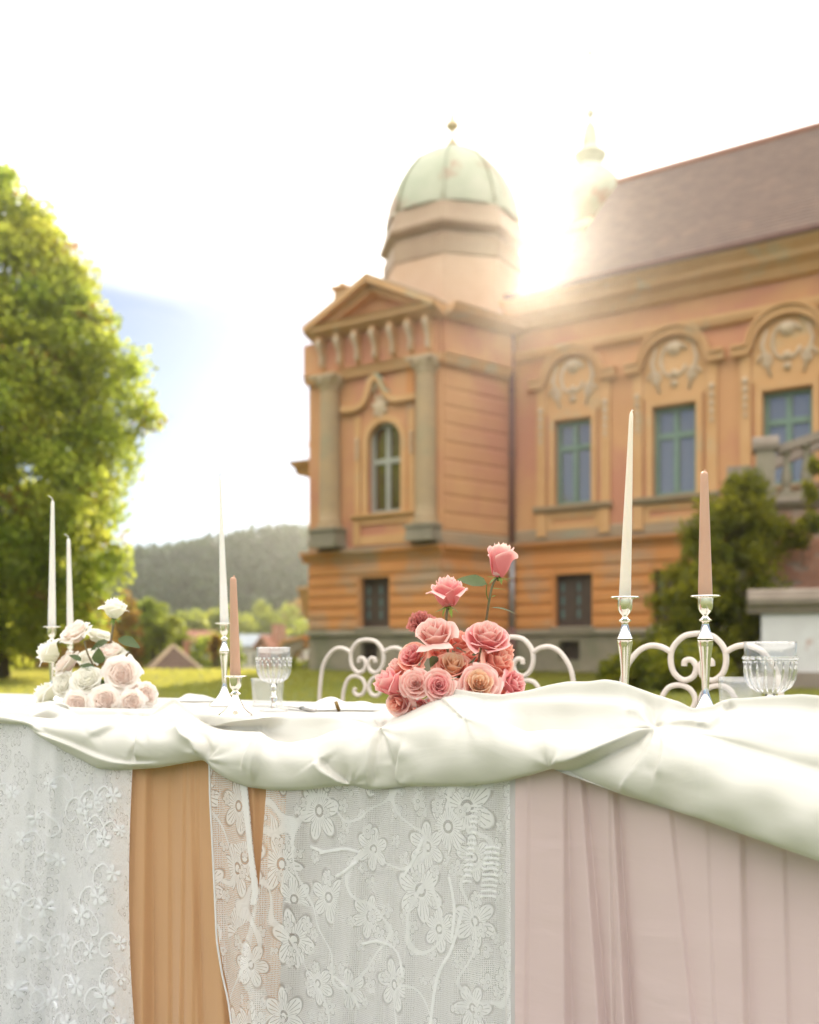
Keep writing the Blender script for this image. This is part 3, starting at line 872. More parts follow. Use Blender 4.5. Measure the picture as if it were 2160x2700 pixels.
# sill, apron
m = MB(); FA.moulding(m, uc-hw-0.55, uc+hw+0.55, [(0.002,z0-0.16),(0.12,z0-0.13),(0.18,z0-0.05),(0.18,z0),(0.002,z0+0.03)]); m.build("window_sill", M['plaster_yellow'], PAL)
m = MB(); 
for (a,b) in ((uc-hw-0.5,uc-hw-0.28),(uc+hw+0.28,uc+hw+0.5)): FA.box(m, a, b, z_belt1+0.05, z0-0.17, 0.002, 0.09)
FA.box(m, uc-hw-0.27, uc+hw+0.27, z0-0.30, z0-0.17, 0.002, 0.06); FA.box(m, uc-hw-0.27, uc+hw+0.27, z_belt1+0.05, z_belt1+0.32, 0.002, 0.06)
m.build("window_apron", M['plaster_yellow'], PAL)
# ogee hood mould
def px_line(Fc, pts): return [Fc.uz(x,y) for x,y in pts]
def smooth_line(pts, n=6):
    out=[]; P_=[pts[0]]+list(pts)+[pts[-1]]
    for i in range(1,len(P_)-2):
        p0,p1,p2,p3 = [np.array(q,dtype=float) for q in P_[i-1:i+3]]
        for k in range(n):
            t=k/n
            out.append(tuple(0.5*((2*p1)+(-p0+p2)*t+(2*p0-5*p1+4*p2-p3)*t*t+(-p0+3*p1-3*p2+p3)*t**3)))
    out.append(tuple(pts[-1])); return out
hood = smooth_line(px_line(FA, [(906,1082),(935,1082),(962,1068),(975,1040),(983,1012),(996,998),(1010,1008),(1022,1036),(1042,1054),(1075,1052),(1104,1046)]), 5)
m = MB(); FA.band(m, hood, 0.085, 0.002, 0.20); m.build("hood_mould", M['plaster_yellow'], PAL)
m = MB(); FA.band(m, [(u,z+0.10) for u,z in hood[26:38]], 0.03, 0.002, 0.23); m.build("hood_flashing", M['copper'], PAL)
def cartouche(Fc, x, y, r, name="cartouche", sy=1.3, lobes=True):
    u,z = Fc.uz(x,y); c = Fc.pt(u,z,0.06)
    m = MB()
    m.lathe([(0.0,0.14*r*2),(0.5*r,0.11*r*2),(0.85*r,0.05*r*2),(r,0.0)], c, 14, axis=Fc.n, cap=False)
    if lobes:
        for k in range(7):
            a = math.pi*2*k/7+0.3
            cc = Fc.pt(u+math.cos(a)*r*0.95, z+math.sin(a)*r*sy, 0.05)
            m.lathe([(0,0.13*r*2),(0.28*r,0.09*r*2),(0.40*r,0.0)], cc, 8, axis=Fc.n, cap=False)
    m.build(name, M['ornament'], PAL, smooth=True)
cartouche(FA, 987, 1006, 0.20); cartouche(FA, 1005, 1072, 0.22)

# columns on pedestals
def column(Fc, xc, half_px, ycap0, ycap1, ybase, yped0, ped_half_px):
    u, zc1 = Fc.uz(xc, ycap0); _, zc0 = Fc.uz(xc, ycap1); _, zb_ = Fc.uz(xc, ybase); _, zp0 = Fc.uz(xc, yped0)
    r = abs(Fc.uz(xc+half_px, 1300)[0]-Fc.uz(xc-half_px,1300)[0])/2
    pr = abs(Fc.uz(xc+ped_half_px, 1300)[0]-Fc.uz(xc-ped_half_px,1300)[0])/2
    c = Fc.pt(u, 0, r*0.55)
    m = MB()
    prof = [(r*1.28,zb_),(r*1.3,zb_+0.08),(r*1.08,zb_+0.14),(r*1.14,zb_+0.2),(r,zb_+0.26)]
    for t in np.linspace(0.1,1,7): prof.append((r*(1-0.13*t**1.6), lerp(zb_+0.26, zc0, t)))
    m.lathe(prof, c, 20); col = m.build("column", M['column'], PAL, smooth=True, shade_angle=40)
    m = MB()
    m.lathe([(r*0.9,zc0+0.002),(r*1.02,zc0+0.05),(r*0.92,zc0+0.09),(r*1.25,lerp(zc0,zc1,0.7)),(r*1.4,lerp(zc0,zc1,0.8))], c, 16)
    for k in range(8):
        a = 2*math.pi*k/8
        m.lathe([(0,0.10),(0.07,0.06),(0.09,0),(0.05,-0.08),(0,-0.12)], Vector((c.x+math.cos(a)*r*1.15, c.y+math.sin(a)*r*1.15, lerp(zc0,zc1,0.55))), 8)
    Fc.box(m, u-r*1.4, u+r*1.4, lerp(zc0,zc1,0.82), zc1, 0.002, r*1.9)
    m.build("capital", M['ornament'], col, smooth=True, shade_angle=40)
    m = MB(); Fc.box(m, u-pr, u+pr, zp0, zb_-0.09, 0.002, r*1.8); Fc.box(m, u-pr*1.08, u+pr*1.08, zb_-0.088, zb_-0.002, 0.002, r*1.95); Fc.box(m, u-pr*1.06, u+pr*1.06, zp0-0.002, zp0+0.12, 0.002, r*1.88)
    m.build("pedestal", M['stone'], col)
column(FA, 880, 23, 1000, 1034, 1398, 1447, 33)
column(FA, 1130, 24, 950, 988, 1385, 1428, 34)
# corner pilaster strip to the right of the window and on the flank
m = MB(); ua = FA.uz(1083,1300)[0]; FA.box(m, ua-0.12, ua+0.14, z_belt1, z_arch0, 0.002, 0.05); m.build("wall_strip", M['rustic'], PAL)

_q = Facade((FA.A.x+FA.n.x*0.6, FA.A.y+FA.n.y*0.6), (FA.B.x+FA.n.x*0.6, FA.B.y+FA.n.y*0.6))
FA_uL, FA_uR = _q.uz(800,880)[0], _q.uz(1150,812)[0]
# entablature on pavilion front and flank
for Fc, a, b in ((FA,-0.05,FA.L+0.06),(FB,0.0,FB.L)):
    m = MB(); h = z_frz0 - z_arch0
    Fc.moulding(m, a, b, [(0.002,z_arch0),(0.16,z_arch0),(0.16,z_arch0+0.4*h),(0.20,z_arch0+0.42*h),(0.20,z_arch0+0.8*h),(0.28,z_frz0-0.02),(0.28,z_frz0),(0.002,z_frz0)])
    m.build("architrave", M['plaster_yellow'], PAL)
    m = MB(); h = z_cor1 - z_frz1
    Fc.moulding(m, (FA_uL if Fc is FA else a), (FA_uR if Fc is FA else b), [(0.002,z_frz1-0.05),(0.25,z_frz1),(0.45,z_frz1+0.25*h),(0.62,z_frz1+0.5*h),(0.62,z_frz1+0.8*h),(0.70,z_cor1),(0.002,z_cor1+0.02)])
    m.build("cornice", M['plaster_yellow'], PAL)
    m = MB(); Fc.moulding(m, a, b, [(0.002,z_frz0+0.002),(0.20,z_frz0+0.002),(0.20,z_frz1-0.052),(0.002,z_frz1-0.052)]); m.build("frieze", M['plaster'], PAL)
# scroll brackets
for k in range(7):
    x = 866 + k*46.5
    u,_ = FA.uz(x, 920)
    if u > FA.L-0.1: continue
    m = MB()
    line = [(0.24, z_frz0+0.06),(0.34,z_frz0+0.12),(0.33,lerp(z_frz0,z_frz1,0.35)),(0.36,lerp(z_frz0,z_frz1,0.55)),(0.50,lerp(z_frz0,z_frz1,0.8)),(0.52,z_frz1-0.02),(0.202,z_frz1-0.06),(0.202,z_frz0+0.05)]
    n=len(line)
    vs=[FA.pt(u-0.08,z,o) for o,z in line]+[FA.pt(u+0.08,z,o) for o,z in line]
    fs=[tuple(range(n)),tuple(range(2*n-1,n-1,-1))]+[(i,n+i,n+(i+1)%n,(i+1)%n) for i in range(n)]
    m.add(vs,fs)
    m.build("bracket", M['plaster_yellow'], PAL)
    m = MB()
    m.tube([FA.pt(u, lerp(z_frz0,z_frz1,a), b) for a,b in ((0.1,0.34),(0.22,0.385),(0.38,0.37),(0.55,0.42),(0.68,0.50),(0.8,0.55),(0.9,0.53))],[0.03,0.065,0.045,0.055,0.07,0.085,0.04],8)
    m.build("bracket_scroll", M['ornament'], PAL, smooth=True)
# pediment: tympanum and raking cornices
FA2 = Facade((FA.A.x+FA.n.x*0.6, FA.A.y+FA.n.y*0.6), (FA.B.x+FA.n.x*0.6, FA.B.y+FA.n.y*0.6))
uL = FA2.uz(800,880)[0]; uR = FA2.uz(1150,812)[0]; zL = zR = z_cor1
uAp,zAp = FA2.uz(968,726)
m = MB(); FA.poly(m, [(uL+0.35,z_cor1-0.01),(uR-0.35,z_cor1-0.01),(uAp,zAp-0.25)], -0.3, 0.08); m.build("pediment", M['plaster'], PAL)
m = MB()
for (p,q) in (((uL,zL),(uAp,zAp)),((uAp,zAp),(uR,zR))):
    d = Vector((q[0]-p[0], q[1]-p[1])).normalized(); nn = Vector((-d.y,d.x))
    FA.poly(m, [(p[0],p[1]),(q[0],q[1]),(q[0]-nn.x*0.16,q[1]-nn.y*0.16),(p[0]-nn.x*0.16,p[1]-nn.y*0.16)][::-1], 0.0, 0.70)
    FA.poly(m, [(p[0]-nn.x*0.162,p[1]-nn.y*0.162),(q[0]-nn.x*0.162,q[1]-nn.y*0.162),(q[0]-nn.x*0.36,q[1]-nn.y*0.36),(p[0]-nn.x*0.36,p[1]-nn.y*0.36)][::-1], 0.0, 0.42)
m.build("raking_cornice", M['plaster_yellow'], PAL)
# pediment roof running back
m = MB()
back = 3.4
for (p,q) in (((uL,zL),(uAp,zAp)),((uAp,zAp),(uR,zR))):
    vs = [FA.pt(p[0],p[1]+0.01,0.66), FA.pt(q[0],q[1]+0.01,0.66), FA.pt(q[0],q[1]+0.01,-back), FA.pt(p[0],p[1]+0.01,-back)]
    vs += [v+Vector((0,0,0.06)) for v in vs]
    m.hexa([vs[0],vs[1],vs[2],vs[3],vs[4],vs[5],vs[6],vs[7]])
m.build("pediment_roof", M['copper_brown'], PAL)
# acroterion block on the left rake
ub,zb_ = FA.uz(905,800); _,zt2 = FA.uz(905,768)
m = MB(); FA.box(m, ub-0.20, ub+0.20, zb_-0.2, zt2, -0.5, 0.2); FA.box(m, ub-0.28, ub+0.28, zt2+0.002, zt2+0.10, -0.58, 0.28); FA.poly(m, [(ub-0.2,zt2+0.102),(ub+0.2,zt2+0.102),(ub+0.05,zt2+0.24),(ub-0.05,zt2+0.24)], -0.4, 0.1)
m.build("parapet_block", M['plaster_yellow'], PAL)
# body behind: back walls so the pavilion is a closed block, and attic under the dome
def plan_prism(pts, z0, z1):
    m = MB(); n=len(pts)
    vs=[(x,y,z0) for x,y in pts]+[(x,y,z1) for x,y in pts]
    fs=[tuple(reversed(range(n))),tuple(range(n,2*n))]+[(i,(i+1)%n,n+(i+1)%n,n+i) for i in range(n)]
    m.add(vs,fs); return m
pA = FA.pt(0.0,0,-0.41); pB = FA.pt(FA.L-0.35,0,-0.41); pB2 = FB.pt(FB.L,0,-0.41)
pBack = FA.pt(FA.L*0.97,0,-6.0); pBack2 = FA.pt(0.0,0,-6.0)
plan_prism([(pA.x,pA.y),(pB.x,pB.y),(pB2.x,pB2.y),(pBack.x+1.2,pBack.y),(pBack2.x,pBack2.y)], GZ-0.6, z_cor1-0.05).build("core_wall", M['plaster'], PAL)
DC = P(1193, 600, 31.6); dx_, dy_ = DC.x, DC.y
zz = lambda y, Y=31.6: CH + (HZ-y)*Y/F
rr_ = lambda px, Y=31.6: px*Y/F
ang = math.atan2(FA.u.y, FA.u.x)
def octa(mb, prof, c, n=8, rot=0.0):
    n0=len(mb.v)
    for r,z in prof:
        for i in range(n):
            a = 2*math.pi*(i+0.5)/n + rot
            mb.v.append((c[0]+r*math.cos(a), c[1]+r*math.sin(a), z))
    for j in range(len(prof)-1):
        for i in range(n):
            k=(i+1)%n; mb.f.append((n0+j*n+i,n0+j*n+k,n0+(j+1)*n+k,n0+(j+1)*n+i))
    mb.f.append(tuple(n0+i for i in reversed(range(n)))); mb.f.append(tuple(n0+(len(prof)-1)*n+i for i in range(n)))
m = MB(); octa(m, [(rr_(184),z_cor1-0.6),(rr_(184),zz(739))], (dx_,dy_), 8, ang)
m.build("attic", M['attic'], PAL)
m = MB(); octa(m, [(rr_(187),zz(738)),(rr_(187),zz(692)),(rr_(180),zz(684)),(rr_(172),zz(676)),(rr_(196),zz(664)),(rr_(197),zz(658)),(rr_(190),zz(640)),(rr_(180),zz(606)),(rr_(166),zz(600))], (dx_,dy_), 8, ang)
m.build("dome_skirt", M['copper_brown'], PAL)
m = MB(); octa(m, [(rr_(176),zz(603)),(rr_(173),zz(575)),(rr_(166),zz(545)),(rr_(153),zz(512)),(rr_(135),zz(480)),(rr_(109),zz(447)),(rr_(75),zz(424)),(rr_(48),zz(407)),(rr_(30),zz(398)),(rr_(18),zz(388))], (dx_,dy_), 16, ang)
dome = m.build("dome", M['copper'], PAL, smooth=True, shade_angle=28)
m = MB()
prof = [(176,603),(173,575),(166,545),(153,512),(135,480),(109,447),(75,424),(48,407),(30,398)]
for i in range(8):
    a = 2*math.pi*(i+0.5)/16*2/1 + ang
    m.tube([(dx_+rr_(p*1.004)*math.cos(a), dy_+rr_(p*1.004)*math.sin(a), zz(y)) for p,y in prof], 0.055, 6)
m.build("dome_rib", M['copper'], dome, smooth=True)
m = MB(); m.lathe([(rr_(p),zz(y)) for p,y in [(20,404),(17,396),(17,388),(19,384),(15,378),(8,370),(5,362),(5,354),(6,350),(5,346),(10,343),(18,336),(18,328),(10,319),(6,313),(6,310),(8,306),(4,301),(2.5,294),(1.2,264)]], (dx_,dy_,0), 14)
m.build("finial", M['gilt'], dome, smooth=True, shade_angle=50)

# annex at the far left corner with its own cornices
pa = Facade((-3.45,33.2), (-2.4,32.53))
m = MB()
ax = P(817,1200,32.4); 
an_z1 = CH+(HZ-1172)*32.4/F; an_c = CH+(HZ-1226)*32.4/F
FN = Facade((P(817,0,32.6).x, 32.6), (P(817,0,32.6).x+1.5, 31.65))
m = MB(); FN.box(m, 0, 1.6, GZ-4, an_c, -3.0, 0.0); m.build("annex_wall", M['plaster_yellow'], PAL)
m = MB(); FN.moulding(m, -0.48, 1.5, [(-2,an_c-0.25),(0.1,an_c-0.25),(0.2,an_c-0.05),(0.4,an_c),(0.48,an_c+0.12),(0.1,an_c+0.16),(-2,an_c+0.16)]); m.build("annex_cornice", M['plaster_yellow'], PAL)
m = MB(); FN.box(m, -0.0, 1.5, an_c+0.162, an_z1, -2.5, -0.05); FN.box(m, -0.08, 1.5, an_z1+0.002, an_z1+0.10, -2.6, 0.02); m.build("annex_parapet", M['plaster'], PAL)
zb_ = CH+(HZ-1556)*32.4/F
m = MB(); FN.moulding(m, -0.30, 1.5, [(-2,zb_-0.9),(-0.1,zb_-0.9),(0.05,zb_-0.5),(0.2,zb_-0.1),(0.28,zb_),(0.28,zb_+0.12),(-2,zb_+0.12)]); m.build("annex_corbel", M['plaster_yellow'], PAL)

# long wing: cornice, roof, dressed windows
m = MB(); h=0.75
FC.moulding(m, 0.0, FC.L, [(0.002,z_eave-1.65),(0.14,z_eave-1.6),(0.20,z_eave-1.45),(0.20,z_eave-1.35),(0.002,z_eave-1.33)]); m.build("architrave", M['plaster_yellow'], PAL)
m = MB(); FC.moulding(m, 0.0, FC.L, [(0.002,z_eave-0.75),(0.15,z_eave-0.7),(0.28,z_eave-0.48),(0.50,z_eave-0.34),(0.55,z_eave-0.2),(0.72,z_eave-0.06),(0.75,z_eave+0.04),(0.002,z_eave+0.06)]); m.build("cornice", M['plaster_yellow'], PAL)
m = MB(); FC.moulding(m, 0.2, FC.L, [(0.70,z_eave+0.042),(0.86,z_eave+0.05),(0.88,z_eave+0.16),(0.80,z_eave+0.17),(0.78,z_eave+0.08),(0.70,z_eave+0.07)]); m.build("gutter", M['pipe'], PAL)
# roof: hipped at its left end, ridge set back
depth = 5.2
def ridge_at(x, y):
    # find point on plane o=-depth
    r = Vector(((x-1080)/F,1.0,0)); A2 = FC.A - FC.n*depth
    t = FC.n.dot(A2)/FC.n.dot(r); p = r*t
    return (p-A2).dot(FC.u), CH+(HZ-y)*t/F
uR0,zR0 = ridge_at(1628,482); uR1,zR1 = ridge_at(2160,337)
z_ridge = (zR0+zR1)/2
print("ridge", uR0, zR0, uR1, zR1, "eave", z_eave)
ue = FC.L
m = MB()
rows = 34
uhip = FC.uz(1462,800)[0]+0.4
def roof_pt(u, t): return FC.pt(u, lerp(z_eave+0.10, z_ridge, t), lerp(0.72, -depth, t))
for k in range(rows):      # stepped tile courses
    t0, t1 = k/rows, (k+1)/rows
    ul0 = lerp(uhip-0.4, uR0, t0); ul1 = lerp(uhip-0.4, uR0, t1)
    a,b,c,d = roof_pt(ul0,t0), roof_pt(ue,t0), roof_pt(ue,t1), roof_pt(ul1,t1)
    up = Vector((0,0,0.035))
    m.add([a+up,b+up,c,d], [(0,1,2,3)]); m.add([a, b, b+up, a+up], [(0,1,2,3)])
roof = m.build("roof", M['roof'], PAL)
m = MB()   # hip end and far slope
a = roof_pt(uhip-0.4,0); d = roof_pt(uR0,1); e = FC.pt(uhip-0.4, z_eave+0.10, -2*depth-0.72); f2 = FC.pt(ue, z_eave+0.1, -2*depth-0.72); g2 = roof_pt(ue,1)
m.add([a,d,e],[(0,1,2)]); m.add([d,g2,f2,e],[(0,1,2,3)]); m.add([a+Vector((0,0,-0.02)),e+Vector((0,0,-0.02)),f2+Vector((0,0,-0.02)),roof_pt(ue,0)+Vector((0,0,-0.02))],[(0,1,2,3)])
m.build("hip_slope", M['roof'], PAL)
m = MB(); m.tube([roof_pt(uR0,1)+Vector((0,0,0.03)), roof_pt(ue,1)+Vector((0,0,0.03))], 0.13, 8); m.build("ridge_tile", M['roof_red'], PAL)
m = MB(); FC.box(m, 0.5, FC.L, GZ-0.6, z_eave+0.02, -9.5, -0.42); m.build("core_wall", M['plaster'], PAL)

for i,w in enumerate(winC):
    u0,u1,z0,z1 = w; uc=(u0+u1)/2; hw=(u1-u0)/2
    m = MB()
    for sg in (-1,1):
        FC.box(m, min(uc+sg*hw,uc+sg*(hw+0.16)), max(uc+sg*hw,uc+sg*(hw+0.16)), z0, z1+0.02, 0.002, 0.10)
        a=uc+sg*(hw+0.42); FC.box(m, a-0.14, a+0.14, z0-0.05, z1+1.05, 0.002, 0.08)
    FC.box(m, uc-hw-0.16, uc+hw+0.16, z1+0.022, z1+0.22, 0.002, 0.10)
    m.build("window_surround", M['plaster_yellow'], PAL)
    for sg in (-1,1):
        m = MB()
        for k in range(5):
            c = FC.pt(uc+sg*(hw+0.42), z1+0.35-0.22*k, 0.10); q=1-0.12*k
            m.lathe([(0,-0.11),(0.07*q,-0.06),(0.085*q,0.0),(0.04*q,0.08),(0,0.11)], c, 8)
        m.build("drop_ornament", M['ornament'], PAL, smooth=True)
    zsp = z1+1.10; R = hw+0.34
    line = [(uc-R-0.42,zsp),(uc-R-0.02,zsp)] + [(uc-R*math.cos(t), zsp+R*0.92*math.sin(t)) for t in np.linspace(0.12,math.pi-0.12,15)] + [(uc+R+0.02,zsp),(uc+R+0.42,zsp)]
    m = MB(); FC.band(m, line, 0.10, 0.002, 0.22); FC.band(m, [(u,z+0.14) for u,z in line], 0.035, 0.002, 0.30)
    m.build("hood_mould", M['plaster_yellow'], PAL)
    m = MB()
    pts=[(uc-R+0.05,z1+0.23)]+[(uc-(R-0.12)*math.cos(t), zsp+(R-0.12)*0.92*math.sin(t)) for t in np.linspace(0,math.pi,13)]+[(uc+R-0.05,z1+0.23)]
    FC.poly(m, pts[::-1], 0.002, 0.04); m.build("tympanum", M['plaster_yellow'], PAL)
    m = MB()   # relief: shell, oval and scrolls
    m.lathe([(0,0.14),(0.10,0.12),(0.17,0.06),(0.20,0)], FC.pt(uc, zsp+R*0.45, 0.04), 12, axis=FC.n, cap=False)
    m.lathe([(0,0.12),(0.08,0.10),(0.13,0.0)], FC.pt(uc, zsp-0.25, 0.04), 10, axis=FC.n, cap=False)
    m.lathe([(0,0.12),(0.07,0.10),(0.11,0.0)], FC.pt(uc, zsp-0.52, 0.04), 10, axis=FC.n, cap=False)
    ring=[FC.pt(uc+0.36*math.cos(t), zsp+0.12+0.46*math.sin(t), 0.06) for t in np.linspace(0.5,2*math.pi+0.5-0.9,18)]
    m.tube(ring, 0.05, 6)
    for sg in (-1,1):
        sp=[FC.pt(uc+sg*(0.52+0.20*math.cos(t)*(1-t/9)), zsp-0.34+0.24*math.sin(t)*(1-t/9), 0.06) for t in np.linspace(0,7,18)]
        m.tube(sp, 0.045, 6)
        m.tube([FC.pt(uc+sg*0.40,zsp-0.75,0.05),FC.pt(uc+sg*0.50,zsp-0.35,0.08),FC.pt(uc+sg*0.62,zsp+0.1,0.06),FC.pt(uc+sg*0.50,zsp+0.5,0.05)],[0.03,0.06,0.06,0.03],6)
    m.build("relief", M['ornament'], PAL, smooth=True)
    m = MB(); FC.moulding(m, uc-hw-0.62, uc+hw+0.62, [(0.002,z0-0.20),(0.16,z0-0.16),(0.22,z0-0.06),(0.22,z0),(0.002,z0+0.03)]); m.build("window_sill", M['ledge'], PAL)
    m = MB()
    for sg in (-1,1):
        a=uc+sg*(hw+0.40); FC.box(m, a-0.15, a+0.15, z_cbelt1+0.1, z0-0.202, 0.002, 0.12)
    zlo=z_cbelt1+0.42; 
    FC.box(m, uc-hw-0.24, uc+hw+0.24, z0-0.36, z0-0.202, 0.002, 0.05); FC.box(m, uc-hw-0.24, uc+hw+0.24, zlo-0.16, zlo, 0.002, 0.05)
    FC.box(m, uc-hw-0.24, uc-hw-0.08, zlo+0.002, z0-0.362, 0.002, 0.05); FC.box(m, uc+hw+0.08, uc+hw+0.24, zlo+0.002, z0-0.362, 0.002, 0.05)
    m.build("window_apron", M['plaster_yellow'], PAL)
# zone between belt and apron
for Fc,a,b,zz0 in ((FC,0.0,FC.L,z_cbelt1),(FB,0,FB.L,z_belt1)):
    m = MB(); Fc.moulding(m, a, b, [(0.002,zz0+0.02),(0.05,zz0+0.02),(0.05,zz0+0.28),(0.002,zz0+0.34)]); m.build("base_strip", M['ledge'], PAL)
# drainpipe in the inner corner
dp = FC.pt(0.10,0,0.16)
m = MB(); m.tube([(dp.x,dp.y,z_eave-0.2),(dp.x,dp.y,z_cbelt1-0.4)], 0.075, 10); pipe = m.build("drainpipe", M['pipe'], PAL, smooth=True)
m = MB(); m.tube([(dp.x,dp.y,z_cbelt1-0.402),(dp.x,dp.y,GZ+1.4)], 0.08, 10); m.build("lower_pipe", M['pipe_grey'], pipe, smooth=True)
m = MB(); m.tube([(dp.x,dp.y,GZ+1.4),(dp.x,dp.y,GZ-0.1)], 0.095, 10); m.build("pipe_shoe", M['pipe'], pipe, smooth=True)
m = MB()
for zz2 in np.linspace(1.2, z_eave-0.6, 6): m.lathe([(0.10,zz2),(0.10,zz2+0.06)], (dp.x,dp.y,0), 10)
m.build("pipe_clip", M['pipe'], pipe)

# onion tower rising behind the wing
TY = 36.5
tx = P(1556,0,TY).x
tz = lambda y: CH+(HZ-y)*TY/F
tr = lambda px: px*TY/F
m = MB(); octa(m, [(tr(85),tz(900)),(tr(85),tz(640)),(tr(96),tz(636)),(tr(96),tz(628)),(tr(84),tz(618)),(tr(70),tz(604)),(tr(62),tz(597))], (tx,TY), 8, 0.2); tw = m.build("tower_drum", M['plaster_yellow'], PAL)
m = MB(); m.lathe([(tr(p),tz(y)) for p,y in [(62,598),(66,585),(80,566),(90,545),(91,525),(86,503),(74,480),(58,460),(42,446),(33,438)]], (tx,TY,0), 20); m.build("tower_dome", M['copper'], tw, smooth=True)
m = MB(); m.lathe([(tr(p),tz(y)) for p,y in [(33,439),(34,430),(44,415),(45,409),(28,396),(23,388),(21,360),(17,338),(10,325),(4,318),(4,312),(12,305),(13,296),(8,289),(2,284),(1,280),(0.8,165)]], (tx,TY,0), 14); m.build("tower_lantern", M['copper'], tw, smooth=True, shade_angle=50)
m = MB()
zc = tz(140)
for k in range(4):
    a = k*math.pi/4
    m.tube([(tx-0.3*math.cos(a),TY,zc-0.3*math.sin(a)),(tx,TY,zc),(tx+0.3*math.cos(a),TY,zc+0.3*math.sin(a))],[0.01,0.045,0.01],5)
m.build("tower_star", M['gilt'], tw)

# ------------------------------------------------------------------ staircase with balustrade in front of the wing
ST = thing("stone_staircase", "crumbling stone stair landing with balustrade against the palace wing", "staircase", (9.0, 21.5, 0.25))
FS = Facade((P(1990,0,21.8).x, 21.8), (P(1990,0,21.8).x+4.5, 21.8-4.5*0.35))
def sz(y, x=2010): return FS.uz(x,y)[1]
m = MB(); FS.wall(m, 0, 4.6, 0.0, sz(1345), [], 3.2); m.build("wall", M['stair_wall'], ST)
m = MB(); FS.moulding(m, -0.14, 4.7, [(-0.5,sz(1345)+0.002),(0.02,sz(1345)+0.002),(0.10,sz(1338)),(0.16,sz(1326)),(0.14,sz(1318)),(-0.5,sz(1318))]); m.build("ledge", M['stone_dark'], ST)
up0 = 0.0; up1 = FS.uz(2048,1200)[0]
m = MB(); FS.box(m, up0, up1, sz(1318)+0.002, sz(1290), -0.46, 0.06); FS.box(m, up0+0.03, up1-0.03, sz(1290)+0.002, sz(1186), -0.42, 0.03); m.build("pier", M['stone'], ST)
m = MB(); FS.moulding(m, up0-0.05, up1+0.05, [(-0.52,sz(1186)+0.002),(0.08,sz(1186)+0.002),(0.10,sz(1172)),(0.04,sz(1155)),(-0.2,sz(1146)),(-0.48,sz(1155)),(-0.54,sz(1172))]); m.build("pier_cap", M['stone_dark'], ST)
rise = 0.30
def railz(u): return sz(1196) + (u-up1)*rise
m = MB()
pts0=[(up1+0.02,railz(up1)-0.02),(4.6,railz(4.6)-0.02),(4.6,railz(4.6)+0.16),(up1+0.02,railz(up1)+0.16)]
FS.poly(m, pts0, -0.30, 0.02); m.build("handrail", M['stone_dark'], ST)
m = MB(); FS.poly(m, [(up1+0.02,sz(1318)+0.002),(4.6,sz(1318)+0.002),(4.6,sz(1300)+0.0),(up1+0.02,sz(1300))], -0.28, 0.0); m.build("bottom_rail", M['stone'], ST)
zb0 = sz(1300)+0.002
k = 0; u = up1+0.20
while u < 4.5:
    H = railz(u)-0.03-zb0
    c = FS.pt(u, zb0, -0.14); r=0.11
    m = MB(); m.lathe([(r,0),(r,0.05*H),(r*0.55,0.10*H),(r*0.95,0.25*H),(r*1.05,0.35*H),(r*0.75,0.55*H),(r*0.45,0.78*H),(r*0.6,0.84*H),(r*0.45,0.88*H),(r,0.94*H),(r,H)], c, 12)
    m.build("baluster", M['stone'], ST, smooth=True, shade_angle=40)
    u += 0.40
# second, lower pier behind to the left
FS2 = Facade((P(1917,0,23.6).x,23.6),(P(1917,0,23.6).x+2.0,23.6-0.7))
s2 = lambda y: FS2.uz(1940,y)[1]
m = MB(); FS2.box(m, 0.05, 0.48, 0.2, s2(1262), -0.4, 0.0); m.build("rear_pier", M['stone'], ST)
m = MB(); FS2.box(m, 0.0, 0.53, s2(1262)+0.002, s2(1230), -0.45, 0.05); m.build("rear_pier_cap", M['stone_dark'], ST)
m = MB(); FS2.poly(m, [(0.535,s2(1262)),(2.4,s2(1262)+0.75),(2.4,s2(1262)+1.05),(0.535,s2(1234))], -0.32, -0.08); m.build("rear_handrail", M['stone_dark'], ST)
# bare bricks where the plaster has gone
patches = [(2060,1475,70,60),(2130,1560,40,40),(2120,1440,50,40),(2050,1400,30,30),(2150,1500,40,50)]
bm0 = None
bidx = 0
z = 0.4
row = 0
while z < sz(1350):
    uu = 0.1 + (0.14 if row%2 else 0)
    while uu < 4.3:
        p = FS.pt(uu+0.13, z+0.04, 0); X_,Y_ = p.x,p.y
        px = 1080+F*X_/Y_; py = HZ-F*(p.z-CH)/Y_
        hit = any(abs(px-a)<c*(0.8+0.5*math.sin(row*1.7+uu*3)) and abs(py-b)<d for a,b,c,d in patches)
        if hit and bidx < 160:
            m = MB(); o = 0.012+0.02*random.random()
            FS.box(m, uu, uu+0.265, z, z+0.085, 0.001, o+0.01); m.build("brick", M['brick'], ST); bidx += 1
        uu += 0.285
    z += 0.10; row += 1
# lower pedestal nearer to the table
PD = thing("stone_pedestal", "whitewashed stone pedestal with dark moulded cap right of the shrub", "pedestal", (8.0,19.2,0.2))
FP = Facade((P(2008,0,19.5).x,19.5),(P(2008,0,19.5).x+3.6,19.5-1.1))
sp_ = lambda y: FP.uz(2040,y)[1]
m = MB(); FP.box(m, 0.0, 3.4, sp_(1772), sp_(1618), -1.4, 0.0); m.build("body", M['whitewash'], PD)
m = MB(); FP.moulding(m, -0.26, 3.6, [(-1.5,sp_(1618)+0.002),(0.06,sp_(1618)+0.002),(0.10,sp_(1604)),(0.20,sp_(1592)),(0.22,sp_(1578)),(0.12,sp_(1574)),(0.10,sp_(1560)),(-0.1,sp_(1552)),(-1.5,sp_(1552))]); m.build("cap", M['stone_dark'], PD)
m = MB(); FP.box(m, -0.12, 3.5, -0.1, sp_(1772)-0.002, -1.5, 0.10); m.build("base", M['stone_dark'], PD)

